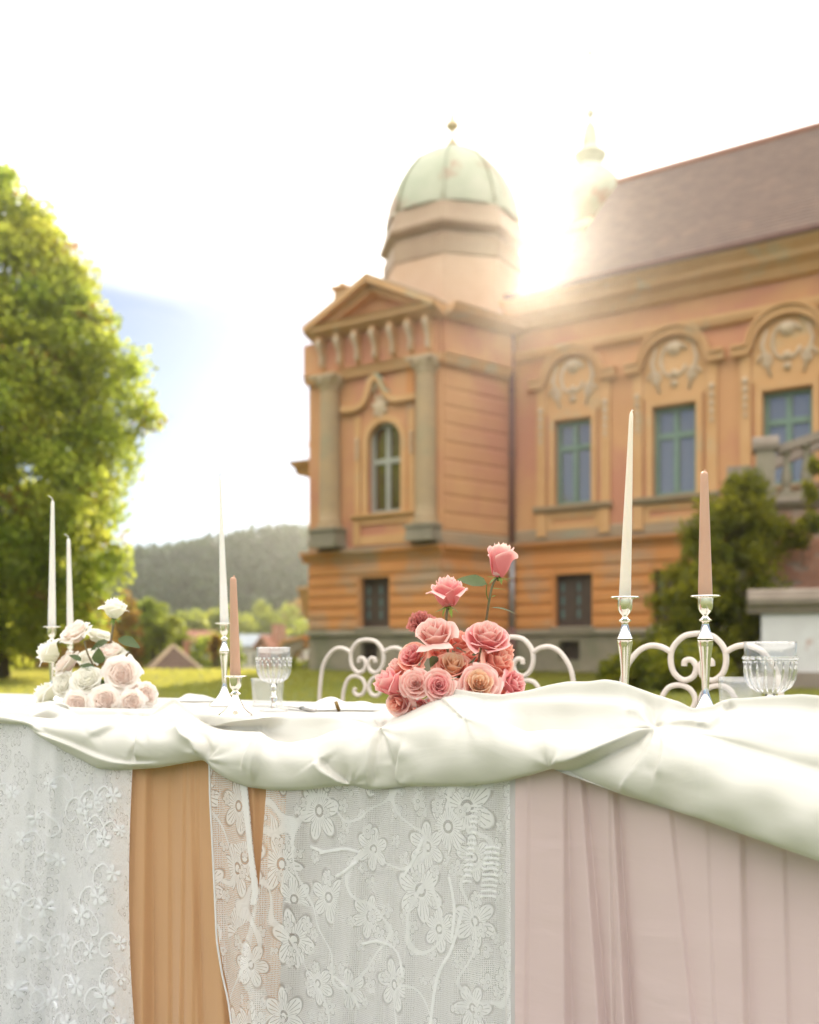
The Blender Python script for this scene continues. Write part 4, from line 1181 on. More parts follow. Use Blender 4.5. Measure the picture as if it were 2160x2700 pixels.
# ------------------------------------------------------------------ trees and shrubs made of leaf blades
def leaf_cloud(centers, radii, per, size, flat=0.75, droop=0.3):
    """leaf quads scattered through soft clumps"""
    n = len(centers)*per
    c = np.repeat(np.asarray(centers), per, axis=0); r = np.repeat(np.asarray(radii), per)
    d = rng.normal(size=(n,3)); d /= np.linalg.norm(d,axis=1)[:,None]
    rad = r*(rng.random(n)**0.45)
    p = c + d*rad[:,None]*np.array([1,1,flat])
    ax = rng.normal(size=(n,3)); ax[:,2] -= droop; ax /= np.linalg.norm(ax,axis=1)[:,None]
    b = np.cross(ax, rng.normal(size=(n,3))); b /= np.linalg.norm(b,axis=1)[:,None]
    s = size*(0.6+0.8*rng.random(n))[:,None]
    V = np.empty((n,4,3))
    V[:,0] = p - ax*s*0.5; V[:,1] = p + b*s*0.36 + ax*s*0.08; V[:,2] = p + ax*s*0.62; V[:,3] = p - b*s*0.36 + ax*s*0.08
    return V.reshape(-1,3)

def crown_clumps(c, prof, n, rmin, rmax, squash=1.0, hollow=0.35):
    """prof: (z, radius) envelope; clump centres biased outwards"""
    zs_ = np.array([p[0] for p in prof]); rs_ = np.array([p[1] for p in prof])
    out=[]; rad=[]
    wts = rs_**1.3+0.05
    while len(out) < n:
        z = random.uniform(zs_.min(), zs_.max()); R = float(np.interp(z, zs_, rs_))
        if random.random() > (R/rs_.max())**1.2+0.05: continue
        a = random.uniform(0,2*math.pi)
        lob = 1.0 + 0.10*math.sin(3*a+z*0.9)+0.07*math.sin(5*a-z*1.7)
        t = (hollow + (1-hollow)*random.random()**0.55)
        r = R*lob*t*0.97
        out.append((c[0]+r*math.cos(a), c[1]+r*math.sin(a)*squash, z)); rad.append(random.uniform(rmin,rmax))
    return out, rad

def tree(name, label, cat, base, trunk_h, trunk_r, prof, n, rmin, rmax, per, lsize, mt, group=None, limbs=7, hollow=0.35, gold=None, lean=(0,0)):
    t = thing(name, label, cat, base, 0, group)
    bx,by,bz = base
    m = MB()
    ztop = prof[-1][0]*0.6+bz*0.4 if False else bz+trunk_h
    pts=[(bx+lean[0]*k, by+lean[1]*k, bz-0.2+(ztop-bz+0.2)*k) for k in np.linspace(0,1,7)]
    m.tube(pts, [trunk_r*(1.35-0.75*k if k>0.05 else 1.6) for k in np.linspace(0,1,7)], 10)
    tr_o = m.build("trunk", M['bark'], t, smooth=True)
    zs_=[p[0] for p in prof]; rs_=[p[1] for p in prof]
    m = MB()
    for k in range(limbs):
        a = k*2.399; q = random.uniform(0.35,0.98); z0 = bz+trunk_h*q
        z1 = min(z0+random.uniform(0.15,0.4)*(max(zs_)-bz), max(zs_)*0.97)
        R = float(np.interp(z1, zs_, rs_))*0.75
        p0=(bx+lean[0]*q,by+lean[1]*q,z0); p2=(bx+R*math.cos(a),by+R*math.sin(a),z1)
        mid=((p0[0]+p2[0])/2, (p0[1]+p2[1])/2, lerp(z0,z1,0.35))
        m.tube([p0,mid,p2],[trunk_r*0.42,trunk_r*0.25,trunk_r*0.07],6)
    if limbs: m.build("limb", M['bark'], tr_o, smooth=True)
    c,r = crown_clumps((bx+lean[0],by+lean[1]), prof, n, rmin, rmax, hollow=hollow)
    fast_mesh("crown", leaf_cloud(c,r,per,lsize), 4, mt, t)
    if gold:
        c,r = crown_clumps((bx+lean[0],by+lean[1]), prof, gold, rmin*0.8, rmax*0.8, hollow=hollow)
        fast_mesh("yellowing_leaves", leaf_cloud(c,r,max(6,per//3),lsize), 4, M['leaf_gold'], t)
    return t

# big linden at the left
Yt = 24.0
tp = lambda y: CH+(HZ-y)*Yt/F
tq = lambda px: px*Yt/F
xb = P(-30,0,Yt).x
prof = [(tp(1720),tq(150)),(tp(1660),tq(260)),(tp(1560),tq(300)),(tp(1450),tq(340)),(tp(1330),tq(358)),(tp(1200),tq(385)),(tp(1100),tq(392)),(tp(960),tq(352)),(tp(850),tq(312)),(tp(760),tq(276)),(tp(660),tq(208)),(tp(560),tq(145)),(tp(490),tq(70)),(tp(465),tq(20))]
tree("linden_tree", "large sunlit linden tree with yellow-green leaves left of the table", "tree", (xb,Yt,ground_z(xb,Yt)), 8.5, 0.34, prof, 1200, 0.32, 0.75, 105, 0.13, M['leaf'], limbs=16, gold=70, hollow=0.38)
# smaller trees and bushes at the lawn's far edge
def bush(name, label, cat, x, ytop, half, Y, mt, ybase=1778, n=60, rr=(0.25,0.5), per=60, ls=0.13, group=None, shape=None, trunk=True, gold=None):
    k = Y/F; bx=(x-1080)*k; bz = CH+(HZ-ybase)*k
    zt2 = CH+(HZ-ytop)*k; H = zt2-bz; R = half*k
    shape = shape or [(0.05,0.7),(0.25,0.95),(0.5,1.0),(0.7,0.85),(0.88,0.55),(1.0,0.12)]
    prof=[(bz+H*a, R*b) for a,b in shape]
    return tree(name,label,cat,(bx,Y,bz),H*0.6,max(0.05,R*0.06),prof,n,rr[0],rr[1],per,ls,mt,group,limbs=5,hollow=0.3,gold=gold)
bush("bush", "round dark green bush behind the white roses and the brown tent-shaped roof", "bush", 405, 1585, 85, 38, M['leaf_bush'], 1790, 90, (0.25,0.5), 70, 0.16)
bush("bush", "low sunlit bush between the brown roof and the short pink candle", "bush", 560, 1668, 75, 40, M['leaf_bush'], 1790, 60, (0.2,0.4), 60, 0.13)
bush("bush", "small bright bush beside the foot of the palace's left corner", "bush", 795, 1735, 40, 31.5, M['leaf_bush'], 1780, 24, (0.12,0.25), 50, 0.09)
bush("autumn_tree", "small orange-leaved tree behind the single raised white rose", "tree", 325, 1560, 45, 36, M['leaf_gold'], 1785, 40, (0.2,0.4), 60, 0.13)
bush("narrow_tree", "narrow tree with dark trunk and orange-brown leaves behind the tall candlestick", "tree", 570, 1666, 14, 34, M['leaf_gold'], 1778, 16, (0.1,0.2), 60, 0.09, shape=[(0.4,0.5),(0.55,1.0),(0.8,0.9),(1.0,0.2)])
bush("hedge_tree", "brownish-gold low tree under the linden's branches", "tree", 190, 1600, 120, 33, M['leaf_gold'], 1785, 60, (0.3,0.5), 45, 0.15)
bush("hedge_tree", "dark low tree beside the linden's trunk at the picture's left edge", "tree", 40, 1560, 130, 35, M['leaf_bush'], 1785, 90, (0.3,0.5), 60, 0.16)
far = [(500,1612,70,82,"leaf_bush"),(600,1606,75,88,"leaf_bush"),(690,1598,55,95,"leaf_bush"),(760,1605,45,100,"leaf_bush"),(785,1592,38,106,"leaf_gold"),(430,1625,60,80,"leaf_bush"),(800,1640,45,86,"leaf_bush"),(840,1600,50,102,"leaf_bush")]
labs = ["pale green valley tree left of the tall ivory candle","pale green valley tree behind the ivory candle's holder","tallest pale valley tree above the white house roof","pale green valley tree behind the reddish one","reddish-orange valley tree near the palace's corner","pale valley tree just above the dark round bush","valley tree in front of the reddish one, by the palace's corner","valley tree mostly hidden by the palace's left edge"]
for (x,yt,hf,Y,mt),lb in zip(far,labs):
    bush("valley_tree", lb, "tree", x, yt, hf, Y, M[mt], 1800, 46, (0.6,1.15), 60, 0.40, "trees in the valley below the lawn")

# evergreen shrub climbing beside the stair
SH = thing("evergreen_shrub", "tall pyramid-shaped evergreen shrub between the palace wall and the stair", "shrub", (P(1860,0,21).x,21,0.25))
cl=[];rd=[]
sh_prof=[(1265,1962,30),(1330,1945,85),(1400,1930,112),(1480,1918,134),(1560,1900,156),(1640,1882,176),(1720,1858,196),(1790,1845,212)]
for k in range(520):
    y=random.uniform(1262,1800); cx=float(np.interp(y,[s[0] for s in sh_prof],[s[1] for s in sh_prof])); hw=float(np.interp(y,[s[0] for s in sh_prof],[s[2] for s in sh_prof]))
    if random.random() > hw/215+0.15: continue
    a=random.uniform(0,6.283); t=random.random()**0.5*random.choice((1,1,1,1.1,1.22))
    Yc = 20.6+math.sin(a)*t*hw*0.0055
    p=P(cx+hw*t*math.cos(a), y, Yc); cl.append(tuple(p)); rd.append(random.uniform(0.16,0.34))
fast_mesh("crown", leaf_cloud(cl,rd,95,0.085,flat=1.1,droop=-0.4),4,M['leaf_dark'],SH)
m=MB(); b0=P(1870,1800,20.8); m.tube([(b0.x,b0.y,0.1),(b0.x+0.2,b0.y,2.0),(P(1950,1300,20.8))],[0.12,0.09,0.03],8); m.build("trunk", M['bark'], SH, smooth=True)
def ivy(label, spots, Y, per=70):
    c=[];r=[]
    for (x,y,h) in spots:
        for k in range(9):
            p=P(x+random.gauss(0,h*0.45), y+random.gauss(0,h*0.45), Y-random.random()*0.15); c.append(tuple(p)); r.append(0.13)
    t=thing("ivy", label, "ivy", tuple(P(spots[0][0],spots[0][1],Y)))
    fast_mesh("leaves", leaf_cloud(c,r,per//2,0.08,flat=1.0),4,M['leaf_dark'],t)
    m=MB(); m.tube([P(x,y,Y) for x,y,h in spots]+[P(spots[-1][0]+4,spots[-1][1]+60,Y)],0.012,5); m.build("stem",M['bark'],t)
ivy("ivy patch hanging on the stair's plaster wall above the pedestal", [(2060,1385,28),(2095,1410,30),(2075,1440,22),(2115,1430,20)], 21.2)
ivy("ivy growing up the balustrade at the picture's right edge", [(2155,1230,25),(2140,1300,26),(2150,1370,30),(2130,1390,22)], 20.4)
bush("ground_shrub", "low leafy plant on the ground at the shrub's left foot", "shrub", 1640, 1735, 60, 19.5, M['leaf_dark'], 1815, 40, (0.12,0.24), 60, 0.085)
bush("ground_shrub", "low leafy plant behind the chair with the pink candle before it", "shrub", 1790, 1700, 130, 18.5, M['leaf_dark'], 1825, 90, (0.16,0.3), 60, 0.09)

# ------------------------------------------------------------------ roofs and houses down the valley
def gable_house(label, x0, x1, yeave, yridge, Y, wall_m, roof_m, side=0.5, yaw=0.0, chim=None, wins=3, name="house", ybase=1800):
    k=Y/F; w=(x1-x0)*k; t=thing(name,label,"house",((x0+x1)/2*k-1080*k, Y, CH+(HZ-ybase)*k), yaw)
    ze=(ybase-yeave)*k; zr=(ybase-yridge)*k; d=w*side
    m=MB(); m.box((-w/2,-d/2,0),(w/2,d/2,ze)); m.add([(-w/2,-d/2,ze),(-w/2,d/2,ze),(-w/2,0,zr-0.1)],[(0,2,1)]); m.add([(w/2,-d/2,ze),(w/2,d/2,ze),(w/2,0,zr-0.1)],[(0,1,2)])
    m.build("wall",wall_m,t,local=True)
    m=MB(); e=0.3
    for s in (-1,1):
        v=[(-w/2-e,s*(d/2+e),ze-0.15),(w/2+e,s*(d/2+e),ze-0.15),(w/2+e,0,zr),(-w/2-e,0,zr)]
        v+= [(a,b,c+0.16) for a,b,c in v]; m.hexa(v)
    rf=m.build("roof",roof_m,t,local=True)
    if chim:
        m=MB(); m.box((w*chim-0.35,-0.9,ze),(w*chim+0.35,-0.2,zr+0.9)); m.build("chimney",M['brick'],rf,local=True)
    for i in range(wins):
        cx=-w/2+w*(i+0.5)/wins; ww=min(0.55,w/wins*0.28)
        m=MB(); m.box((cx-ww,-d/2-0.05,ze*0.45),(cx+ww,-d/2+0.02,ze*0.82)); wo=m.build("window",M['window_grey'],t,local=True)
        m=MB(); m.box((cx-ww*0.8,-d/2-0.07,ze*0.49),(cx+ww*0.8,-d/2-0.052,ze*0.78)); m.build("pane",M['pane'],wo,local=True)
gable_house("white house with blue-grey roof down in the valley", 640, 700, 1702, 1678, 74, M['white_wall'], M['blue_roof'], 0.8, 0.15)
gable_house("red brick house end with pale sunlit roof edge in the valley", 690, 738, 1706, 1680, 70, M['brick'], M['roof_red'], 0.9, 0.9, chim=0.2, wins=2)
gable_house("long pale house beside the palace's corner in the valley", 735, 830, 1700, 1683, 77, M['white_wall'], M['roof'], 0.4, -0.1, wins=5)
gable_house("distant white house half hidden by the bush", 505, 560, 1690, 1668, 76, M['white_wall'], M['roof_red'], 0.7, 0.2, wins=2)
# tent-shaped roof just over the lawn's edge
k=34/F
RT = thing("garden_shed", "shed with brown tent-shaped roof at the lawn's far edge", "shed", ((457-1080)*k,34,ground_z(-8,34)-1.2), 0.35)
base_z = CH+(HZ-1770)*k - RT.location.z; ap_z = CH+(HZ-1704)*k - RT.location.z
m=MB(); hw=78*k*0.92; m.box((-hw*0.9,-hw*0.9,0),(hw*0.9,hw*0.9,base_z)); m.build("wall",M['white_wall'],RT,local=True)
m=MB(); q=[(-hw,-hw,base_z-0.02),(hw,-hw,base_z-0.02),(hw,hw,base_z-0.02),(-hw,hw,base_z-0.02)]
for i in range(4):
    a=Vector(q[i]); b=Vector(q[(i+1)%4]); ap=Vector((0,0,ap_z))
    for r in range(7):
        t0,t1=r/7,(r+1)/7; s=Vector((0,0,0.03))
        m.add([a.lerp(ap,t0)+s,b.lerp(ap,t0)+s,b.lerp(ap,t1),a.lerp(ap,t1)],[(0,1,2,3)]); m.add([a.lerp(ap,t0),b.lerp(ap,t0),b.lerp(ap,t0)+s,a.lerp(ap,t0)+s],[(0,1,2,3)])
rf=m.build("roof",M['roof'],RT,local=True)
m=MB(); 
for i in range(4): m.tube([Vector(q[i]),Vector((0,0,ap_z+0.03))],0.05,6)
m.build("ridge_tile",M['ornament'],rf,local=True)
m=MB(); m.box((0.42,0.5,base_z),(0.62,0.7,ap_z+0.22)); m.build("chimney",M['brick'],rf,local=True)
# low sloping garden wall by the corner
GW = thing("garden_wall", "beige sloping garden wall with arched opening by the palace's left corner", "wall", tuple(P(775,1775,33)))
FG = Facade((P(738,0,33.4).x,33.4),(P(800,0,33).x,33.0))
m=MB(); L_=FG.L; g0=0.25
FG.poly(m,[(0,g0-0.8),(L_*0.3,g0-0.8),(L_*0.45,g0+0.35),(L_*0.7,g0+0.75),(L_*1.0,g0+0.85),(L_*1.0,g0+1.15),(L_*0.15,g0+1.0),(0,g0+0.8)],-0.35,0); m.build("masonry",M['stone'],GW)
m=MB(); FG.band(m,[(0.0,g0+0.87),(L_*0.15,g0+1.07),(L_*1.0,g0+1.22)],0.06,-0.4,0.05); m.build("coping",M['plaster_yellow'],GW)

# ------------------------------------------------------------------ the table: plan line of its front edge
AX = Vector((0.881,-0.473,0)); NX = Vector((-0.473,-0.881,0)); F0 = Vector((0,1.831,0))
ZT = 0.76
def s_of(x):
    q=(x-1080)/F; return q*1.831/(0.881+0.473*q)
def front(x, o=0.0):
    """plan point on the table's front line (shifted o towards the viewer) seen in column x"""
    q=(x-1080)/F
    # plane: n.(p-F0) = o
    t=(NX.dot(F0)+o)/(NX.x*q+NX.y)
    return Vector((q*t,t,0))
def fp(x, y, o=0.0):
    p=front(x,o); return Vector((p.x,p.y,CH+(HZ-y)*p.y/F))

def curve(pts, sm=5, f=0.55):
    sm=max(1,int(round(sm*f)))
    xs_=np.array([p[0] for p in pts],float); ys_=np.array([p[1] for p in pts],float)
    X=np.arange(-260,2420,2.0); Y=np.interp(X,xs_,ys_)
    k=np.exp(-0.5*(np.arange(-3*sm,3*sm+1)/sm)**2); k/=k.sum()
    Yp=np.pad(Y,3*sm,mode='edge'); Y=np.convolve(Yp,k,mode='valid')
    return lambda x: float(np.interp(x,X,Y))
y2=curve([(-260,1846),(0,1846),(63,1858),(138,1849),(175,1855),(205,1884),(213,1886),(259,1884),(326,1882),(380,1884),(400,1878),(459,1838),(501,1871),(540,1903),(560,1908),(600,1902),(640,1894),(716,1886),(728,1886),(790,1884),(874,1885),(936,1895),(978,1908),(1000,1920),(1041,1886),(1095,1857),(1158,1825),(1193,1819),(1247,1827),(1322,1833),(1380,1825),(1443,1809),(1497,1800),(1552,1800),(1598,1795),(1635,1800),(1685,1817),(1748,1838),(1800,1856),(1826,1870),(1883,1861),(1923,1844),(1997,1839),(2112,1832),(2160,1836),(2420,1860)],4)
y2b=curve([(-260,1856),(0,1856),(63,1868),(138,1858),(205,1887),(326,1886),(400,1890),(459,1860),(501,1888),(540,1908),(640,1900),(728,1890),(790,1889),(874,1890),(936,1899),(978,1910),(1000,1921),(1041,1892),(1095,1868),(1158,1845),(1193,1840),(1247,1848),(1280,1862),(1301,1861),(1351,1848),(1456,1849),(1581,1855),(1656,1862),(1698,1869),(1714,1898),(1726,1917),(1760,1902),(1830,1895),(1923,1885),(2000,1895),(2160,1912),(2420,1940)],4)
y4=curve([(-260,1874),(0,1874),(77,1897),(120,1892),(213,1891),(259,1894),(326,1898),(380,1913),(440,1908),(493,1903),(543,1915),(584,1924),(643,1930),(690,1930),(702,1940),(723,1953),(765,1959),(832,1945),(874,1928),(916,1920),(957,1917),(1000,1923),(1041,1910),(1095,1892),(1150,1882),(1200,1880),(1250,1878),(1301,1882),(1330,1904),(1389,1930),(1456,1924),(1581,1928),(1664,1928),(1706,1924),(1725,1918),(1745,1921),(1806,1943),(1883,1962),(1997,1996),(2074,2021),(2160,2044),(2420,2120)],4)
y6=curve([(-260,1903),(0,1907),(70,1910),(84,1926),(167,1978),(259,2026),(310,2030),(359,2028),(417,2024),(501,2009),(536,2003),(548,2012),(560,2028),(605,2057),(651,2074),(710,2082),(749,2084),(811,2082),(880,2072),(930,2070),(970,2081),(1020,2080),(1083,2072),(1226,2072),(1289,2066),(1330,2059),(1393,2045),(1456,2026),(1500,2044),(1522,2051),(1634,2092),(1745,2126),(1867,2165),(1959,2199),(2160,2270),(2420,2362)],3)
# pocket depth behind the lip (0 = smooth front, 1 = open pocket)
pk=curve([(-260,0.15),(0,0.15),(200,0.1),(380,0.35),(459,0.55),(540,0.25),(640,0.4),(700,0.8),(765,1.0),(874,0.9),(950,0.5),(1000,0.1),(1100,0.05),(1280,0.1),(1330,0.6),(1389,1.0),(1600,1.0),(1690,0.8),(1726,0.1),(1800,0.25),(1900,0.35),(2160,0.35),(2420,0.3)],8)

creases = [  # polyline in picture columns/rows, push of the left side, push of the right side, reach in px
    ([(1448,2030),(1500,2018),(1560,1995),(1640,1958),(1722,1919)], 0.022, -0.030, 46),
    ([(488,1903),(497,1932),(526,1955),(540,2004)], -0.022, 0.024, 30),
    ([(694,1930),(688,1970),(668,2062)], 0.000, 0.016, 22),
    ([(686,1940),(650,1990),(640,2030)], 0.006, -0.004, 20),
    ([(386,1905),(362,1950),(352,2006)], 0.014, -0.010, 30),
    ([(360,1950),(340,1985),(330,2005)], -0.006, 0.004, 18),
    ([(838,2004),(858,2030),(916,2068)], -0.022, 0.014, 24),
    ([(1004,1921),(984,1965),(972,2080)], -0.012, 0.012, 28),
    ([(1004,1921),(1020,1960),(1030,2010)], 0.006, -0.006, 30),
    ([(1062,1958),(1040,2030),(1050,2068),(1090,2076)], 0.010, -0.012, 22),
    ([(1006,1921),(1060,1905),(1110,1888),(1150,1868)], -0.010, 0.010, 22),
    ([(84,1905),(130,1882),(176,1858)], 0.024, -0.022, 22),
    ([(236,1944),(290,1915),(330,1888)], 0.009, -0.009, 30),
    ([(84,1926),(170,1956),(300,2006),(420,2010)], -0.008, 0.010, 18),
    ([(496,1906),(540,1912),(600,1925)], -0.008, 0.010, 16),
    ([(1222,1896),(1240,1880),(1290,1862)], -0.010, 0.010, 22),
    ([(1160,1838),(1195,1870),(1222,1896)], 0.008, -0.008, 22),
    ([(1650,1870),(1698,1868),(1722,1912)], -0.012, 0.010, 18),
    ([(1880,1915),(1905,1880),(1925,1850)], 0.012, -0.010, 24),
    ([(1730,1916),(1800,1905),(1880,1916)], 0.010, -0.010, 26),
    ([(1632,2090),(1650,2050),(1690,1990),(1728,1925)], 0.006, 0.014, 34),
    ([(1745,1925),(1740,1990),(1725,2050)], 0.006, -0.006, 40),
]
KN=[(1002,1921,9,0.0026,0.4),(1724,1918,8,0.0028,1.0),(694,1932,8,0.0024,2.0),(82,1906,7,0.0024,0.2),(540,2002,9,0.0026,1.1),(380,1905,7,0.0018,0.6),(1456,2028,7,0.0020,0.9),(1226,1894,7,0.0018,0.1),(930,2066,7,0.0018,0.5)]
CR=[]
for pl,a,b,w in creases:
    pl=np.array(smooth_line(pl,6)); CR.append((pl,a,b,w))
def crease_off(x,y):
    o=0.0
    for pl,a,b,w in CR:
        if x<pl[:,0].min()-3*w or x>pl[:,0].max()+3*w or y<pl[:,1].min()-3*w or y>pl[:,1].max()+3*w: continue
        p=pl[:-1]; q=pl[1:]; d=q-p; L2=(d**2).sum(1); 
        t=((x-p[:,0])*d[:,0]+(y-p[:,1])*d[:,1])/L2; tc=np.clip(t,0,1)
        cx=p[:,0]+d[:,0]*tc; cy=p[:,1]+d[:,1]*tc
        dd=np.hypot(x-cx,y-cy); i=int(dd.argmin()); dist=dd[i]
        side=d[i,0]*(y-p[i,1])-d[i,1]*(x-p[i,0])       # >0: right-hand / below when walking left to right
        f=(i+tc[i])/len(p); fade=min(1.0, 5*f+0.15, 5*(1-f)+0.15)
        s=math.tanh(side/math.sqrt(L2[i])/4.0)
        # walking direction: first listed point to last; side>0 lies below/right
        o+=fade*math.exp(-dist/w)*(a*(1-s)/2 + b*(1+s)/2)
    return o

def swag_profile(x):
    zt=ZT+0.003
    q=smooth01((x-490)/95.0)*smooth01((770-x)/95.0)
    p0=front(x,-0.76); p1=front(x,lerp(-0.34,-0.26,q)); p1b=front(x,lerp(-0.20,-0.075,q))
    k=pk(x); Y2,Y2b,Y4,Y6=y2(x),y2b(x),y4(x),y6(x)
    Y2b=max(Y2b,Y2+1)
    rows=[]
    def row(pt,z): rows.append(np.array([pt.x,pt.y,z]))
    row(front(x,-0.82),zt-0.22); row(front(x,-0.80),zt-0.06)
    row(p0,zt-0.001); row(front(x,-0.55),zt); row(p1,zt+0.001); row(p1b,zt+0.004)
    a=fp(x,Y2,lerp(-0.115,-0.040,q)); rows.append(np.array([a.x,a.y,max(a.z,zt+0.008)]))
    b=fp(x,(Y2+Y2b)/2+2+6*k,lerp(-0.10,-0.030,q)); rows.append(np.array(b))
    g=smooth01((x-1735)/110.0)          # the long right-hand fold lies forward of the edge
    c=fp(x,Y2b,lerp(lerp(-0.075,-0.022,q),-0.030,g)); rows.append(np.array(c))
    h=Y6-Y4
    rows.append(np.array(fp(x,lerp(Y2b,Y4,lerp(0.55,0.62,k)),lerp(lerp(-0.035,-0.066,k),0.012,g))))
    rows.append(np.array(fp(x,lerp(Y4+22*k,Y4-16,g),lerp(lerp(-0.014,-0.046,k),0.018,g))))
    rows.append(np.array(fp(x,Y4+2.5*k-1.5*(1-k),lerp(-0.006,0.030,g))))
    g*=0.034
    rows.append(np.array(fp(x,Y4,0.001+g)))
    rows.append(np.array(fp(x,Y4+0.05*h,0.012+g)))
    rows.append(np.array(fp(x,Y4+0.18*h,0.034+g)))
    rows.append(np.array(fp(x,Y4+0.42*h,0.052+g)))
    rows.append(np.array(fp(x,Y4+0.72*h,0.054+g)))
    rows.append(np.array(fp(x,Y4+0.93*h,0.046+g)))
    rows.append(np.array(fp(x,Y6,0.036+g)))
    rows.append(np.array(fp(x,Y6-3,0.030+g)))
    rows.append(np.array(fp(x,Y6-30,0.022+0.6*g)))
    return rows
def build_swag():
    cols=np.arange(-240,2401,3.0)
    SUB=7
    grid=[]; 
    for x in cols:
        R=swag_profile(x); R=[R[0]]+R+[R[-1]]; out=[]
        for i in range(1,len(R)-2):
            p0,p1,p2,p3=R[i-1],R[i],R[i+1],R[i+2]
            for k in range(SUB):
                t=k/SUB
                out.append(0.5*((2*p1)+(-p0+p2)*t+(2*p0-5*p1+4*p2-p3)*t*t+(-p0+3*p1-3*p2+p3)*t**3))
        out.append(R[-2]); grid.append(np.array(out))
    G=np.array(grid)       # cols, rows, 3
    nc,nr,_=G.shape
    # smooth along the cloth so that columns flow into each other
    for _ in range(1):
        G[1:-1]=0.25*G[:-2]+0.5*G[1:-1]+0.25*G[2:]
    nvec=np.array([NX.x,NX.y,0.0])
    first=6*SUB
    for i in range(nc):
        for j in range(first,nr-2*SUB):
            p=G[i,j]; X_=1080+F*p[0]/p[1]; Y_=HZ-F*(p[2]-CH)/p[1]
            o=crease_off(X_,Y_)
            for (kx,ky,kn,ka,kp) in KN:
                dx=X_-kx; dy=Y_-ky; rr=math.hypot(dx,dy)
                if rr<320: o+=ka*min(1,rr/18)*math.exp(-rr/95)*math.sin(kn*math.atan2(dy,dx)+kp+0.004*rr)
            o+=0.0016*math.sin(X_*0.021+Y_*0.035)+0.0010*math.sin(X_*0.047-Y_*0.028+1.3)
            G[i,j]=p+nvec*o+np.array([0,0,0.25*o])
    for _ in range(1):
        H=G.copy(); H[1:-1,first:-SUB]=0.2*G[:-2,first:-SUB]+0.6*G[1:-1,first:-SUB]+0.2*G[2:,first:-SUB]; G=H
    m=MB(); m.v=[tuple(p) for p in G.reshape(-1,3)]
    for i in range(nc-1):
        for j in range(nr-1):
            m.f.append((i*nr+j,(i+1)*nr+j,(i+1)*nr+j+1,i*nr+j+1))
    o=m.build("tablecloth",M['satin'],smooth=True)
    tag(o,"ivory satin tablecloth gathered into loose swags along the table's front edge","tablecloth")
    return o
CLOTH=build_swag()

# table body underneath, carrying the cloth
TB=thing("banquet_table","long banquet table hidden under the white cloth and draped skirts","table",tuple(front(1080,-0.4)))
m=MB()
sa,sb=s_of(-300),s_of(2460)
def tp_(s,o,z): q=F0+AX*s+NX*o; return Vector((q.x,q.y,z))
m.hexa([tp_(sa,-0.24,ZT-0.035),tp_(sb,-0.24,ZT-0.035),tp_(sb,-0.75,ZT-0.035),tp_(sa,-0.75,ZT-0.035),tp_(sa,-0.24,ZT-0.006),tp_(sb,-0.24,ZT-0.006),tp_(sb,-0.75,ZT-0.006),tp_(sa,-0.75,ZT-0.006)])
m.build("tabletop",M['bark'],TB)
for s in (sa+0.1,(sa+sb)/2,sb-0.1):
    for o in (-0.28,-0.68):
        m=MB(); q=tp_(s,o,0); m.tube([(q.x,q.y,0.0),(q.x,q.y,ZT-0.036)],0.025,8); m.build("leg",M['bark'],TB)

# ------------------------------------------------------------------ skirts hanging from the table's front
def pleat(t,d,w,e=0.0025):
    """sharp-edged fold: proud left lip, then a sudden drop that recovers to the right"""
    st=0.5*(1+math.tanh(t/e))
    return (1-st)*0.35*d*math.exp(min(0,t)/(w*0.6)) - st*d*math.exp(-max(0,t)/w)
def drape_fn(base, folds, soft, ztop, e=0.0025):
    def S(x,z):
        s=s_of(x); v=(ztop-z)/ztop
        o=base
        for (xt,xb_,d,w) in folds:
            o+=pleat(s-s_of(lerp(xt,xb_,v)),d,w,e)*(0.35+0.65*v)
        for (f,a,ph,fan) in soft:
            o+=a*math.sin(f*(s*(1-fan*v))+ph+0.5*v)*(0.3+0.7*v)
        q=front(x,base)+NX*(o-base)
        return Vector((q.x,q.y,z))
    return S
def drape(name,label,cat,S,edgeL,edgeR,ztop,zbot,mt,nx,nz):
    """edgeL/edgeR: column of each edge as a function of v (0 top, 1 floor)"""
    m=MB()
    def fn(u,v):
        x=lerp(edgeL(v),edgeR(v),u); return S(x,min(tuck_z(x),lerp(ztop,zbot,v)))
    m.grid(fn,np.linspace(0,1,nx),np.linspace(0,1,nz),lambda u,v:(s_of(lerp(edgeL(v),edgeR(v),u))*1.25,lerp(ztop,zbot,v)))
    o=m.build(name,mt,smooth=True)
    return tag(o,label,cat)
ZS=0.748
def tuck_z(x): return CH+(HZ-lerp(y4(x),y6(x),0.50))*front(x).y/F
def vy(y): return (ZS-(CH+(HZ-y)*1.83/F))/ZS     # approx v from photo row at mid table
SL=drape_fn(-0.040,[],[(9,0.006,0.3,0.0)],ZS)
drape("lining","plain off-white lining cloth behind the lace panels","lining cloth",SL,lambda v:-230,lambda v:1372,ZS,0.01,M['lining'],120,8)
folds=[(392,380,0.026,0.07),(500,522,0.012,0.03),(486,470,0.010,0.03),(520,505,0.008,0.02),(556,600,0.014,0.05),(668,700,0.02,0.05),(440,432,0.008,0.05)]
SP=drape_fn(0.018,folds,[(36,0.0055,0.4,0.06),(71,0.0022,1.1,0.02)],ZS)
drape("peach_drape","peach-orange fabric panel hanging between the two lace panels","drape",SP,lambda v:300,lambda v:lerp(760,720,v),ZS,0.008,M['peach_cloth'],220,40)
folds=[(1487,1490,0.026,0.06),(1524,1612,0.032,0.05),(1602,1612,0.014,0.02),(1608,1668,0.036,0.04),(1750,1888,0.012,0.08),(1860,1905,0.006,0.05),(1953,1980,0.022,0.07),(2060,2095,0.010,0.05),(2240,2260,0.024,0.06),(1395,1380,0.006,0.04)]
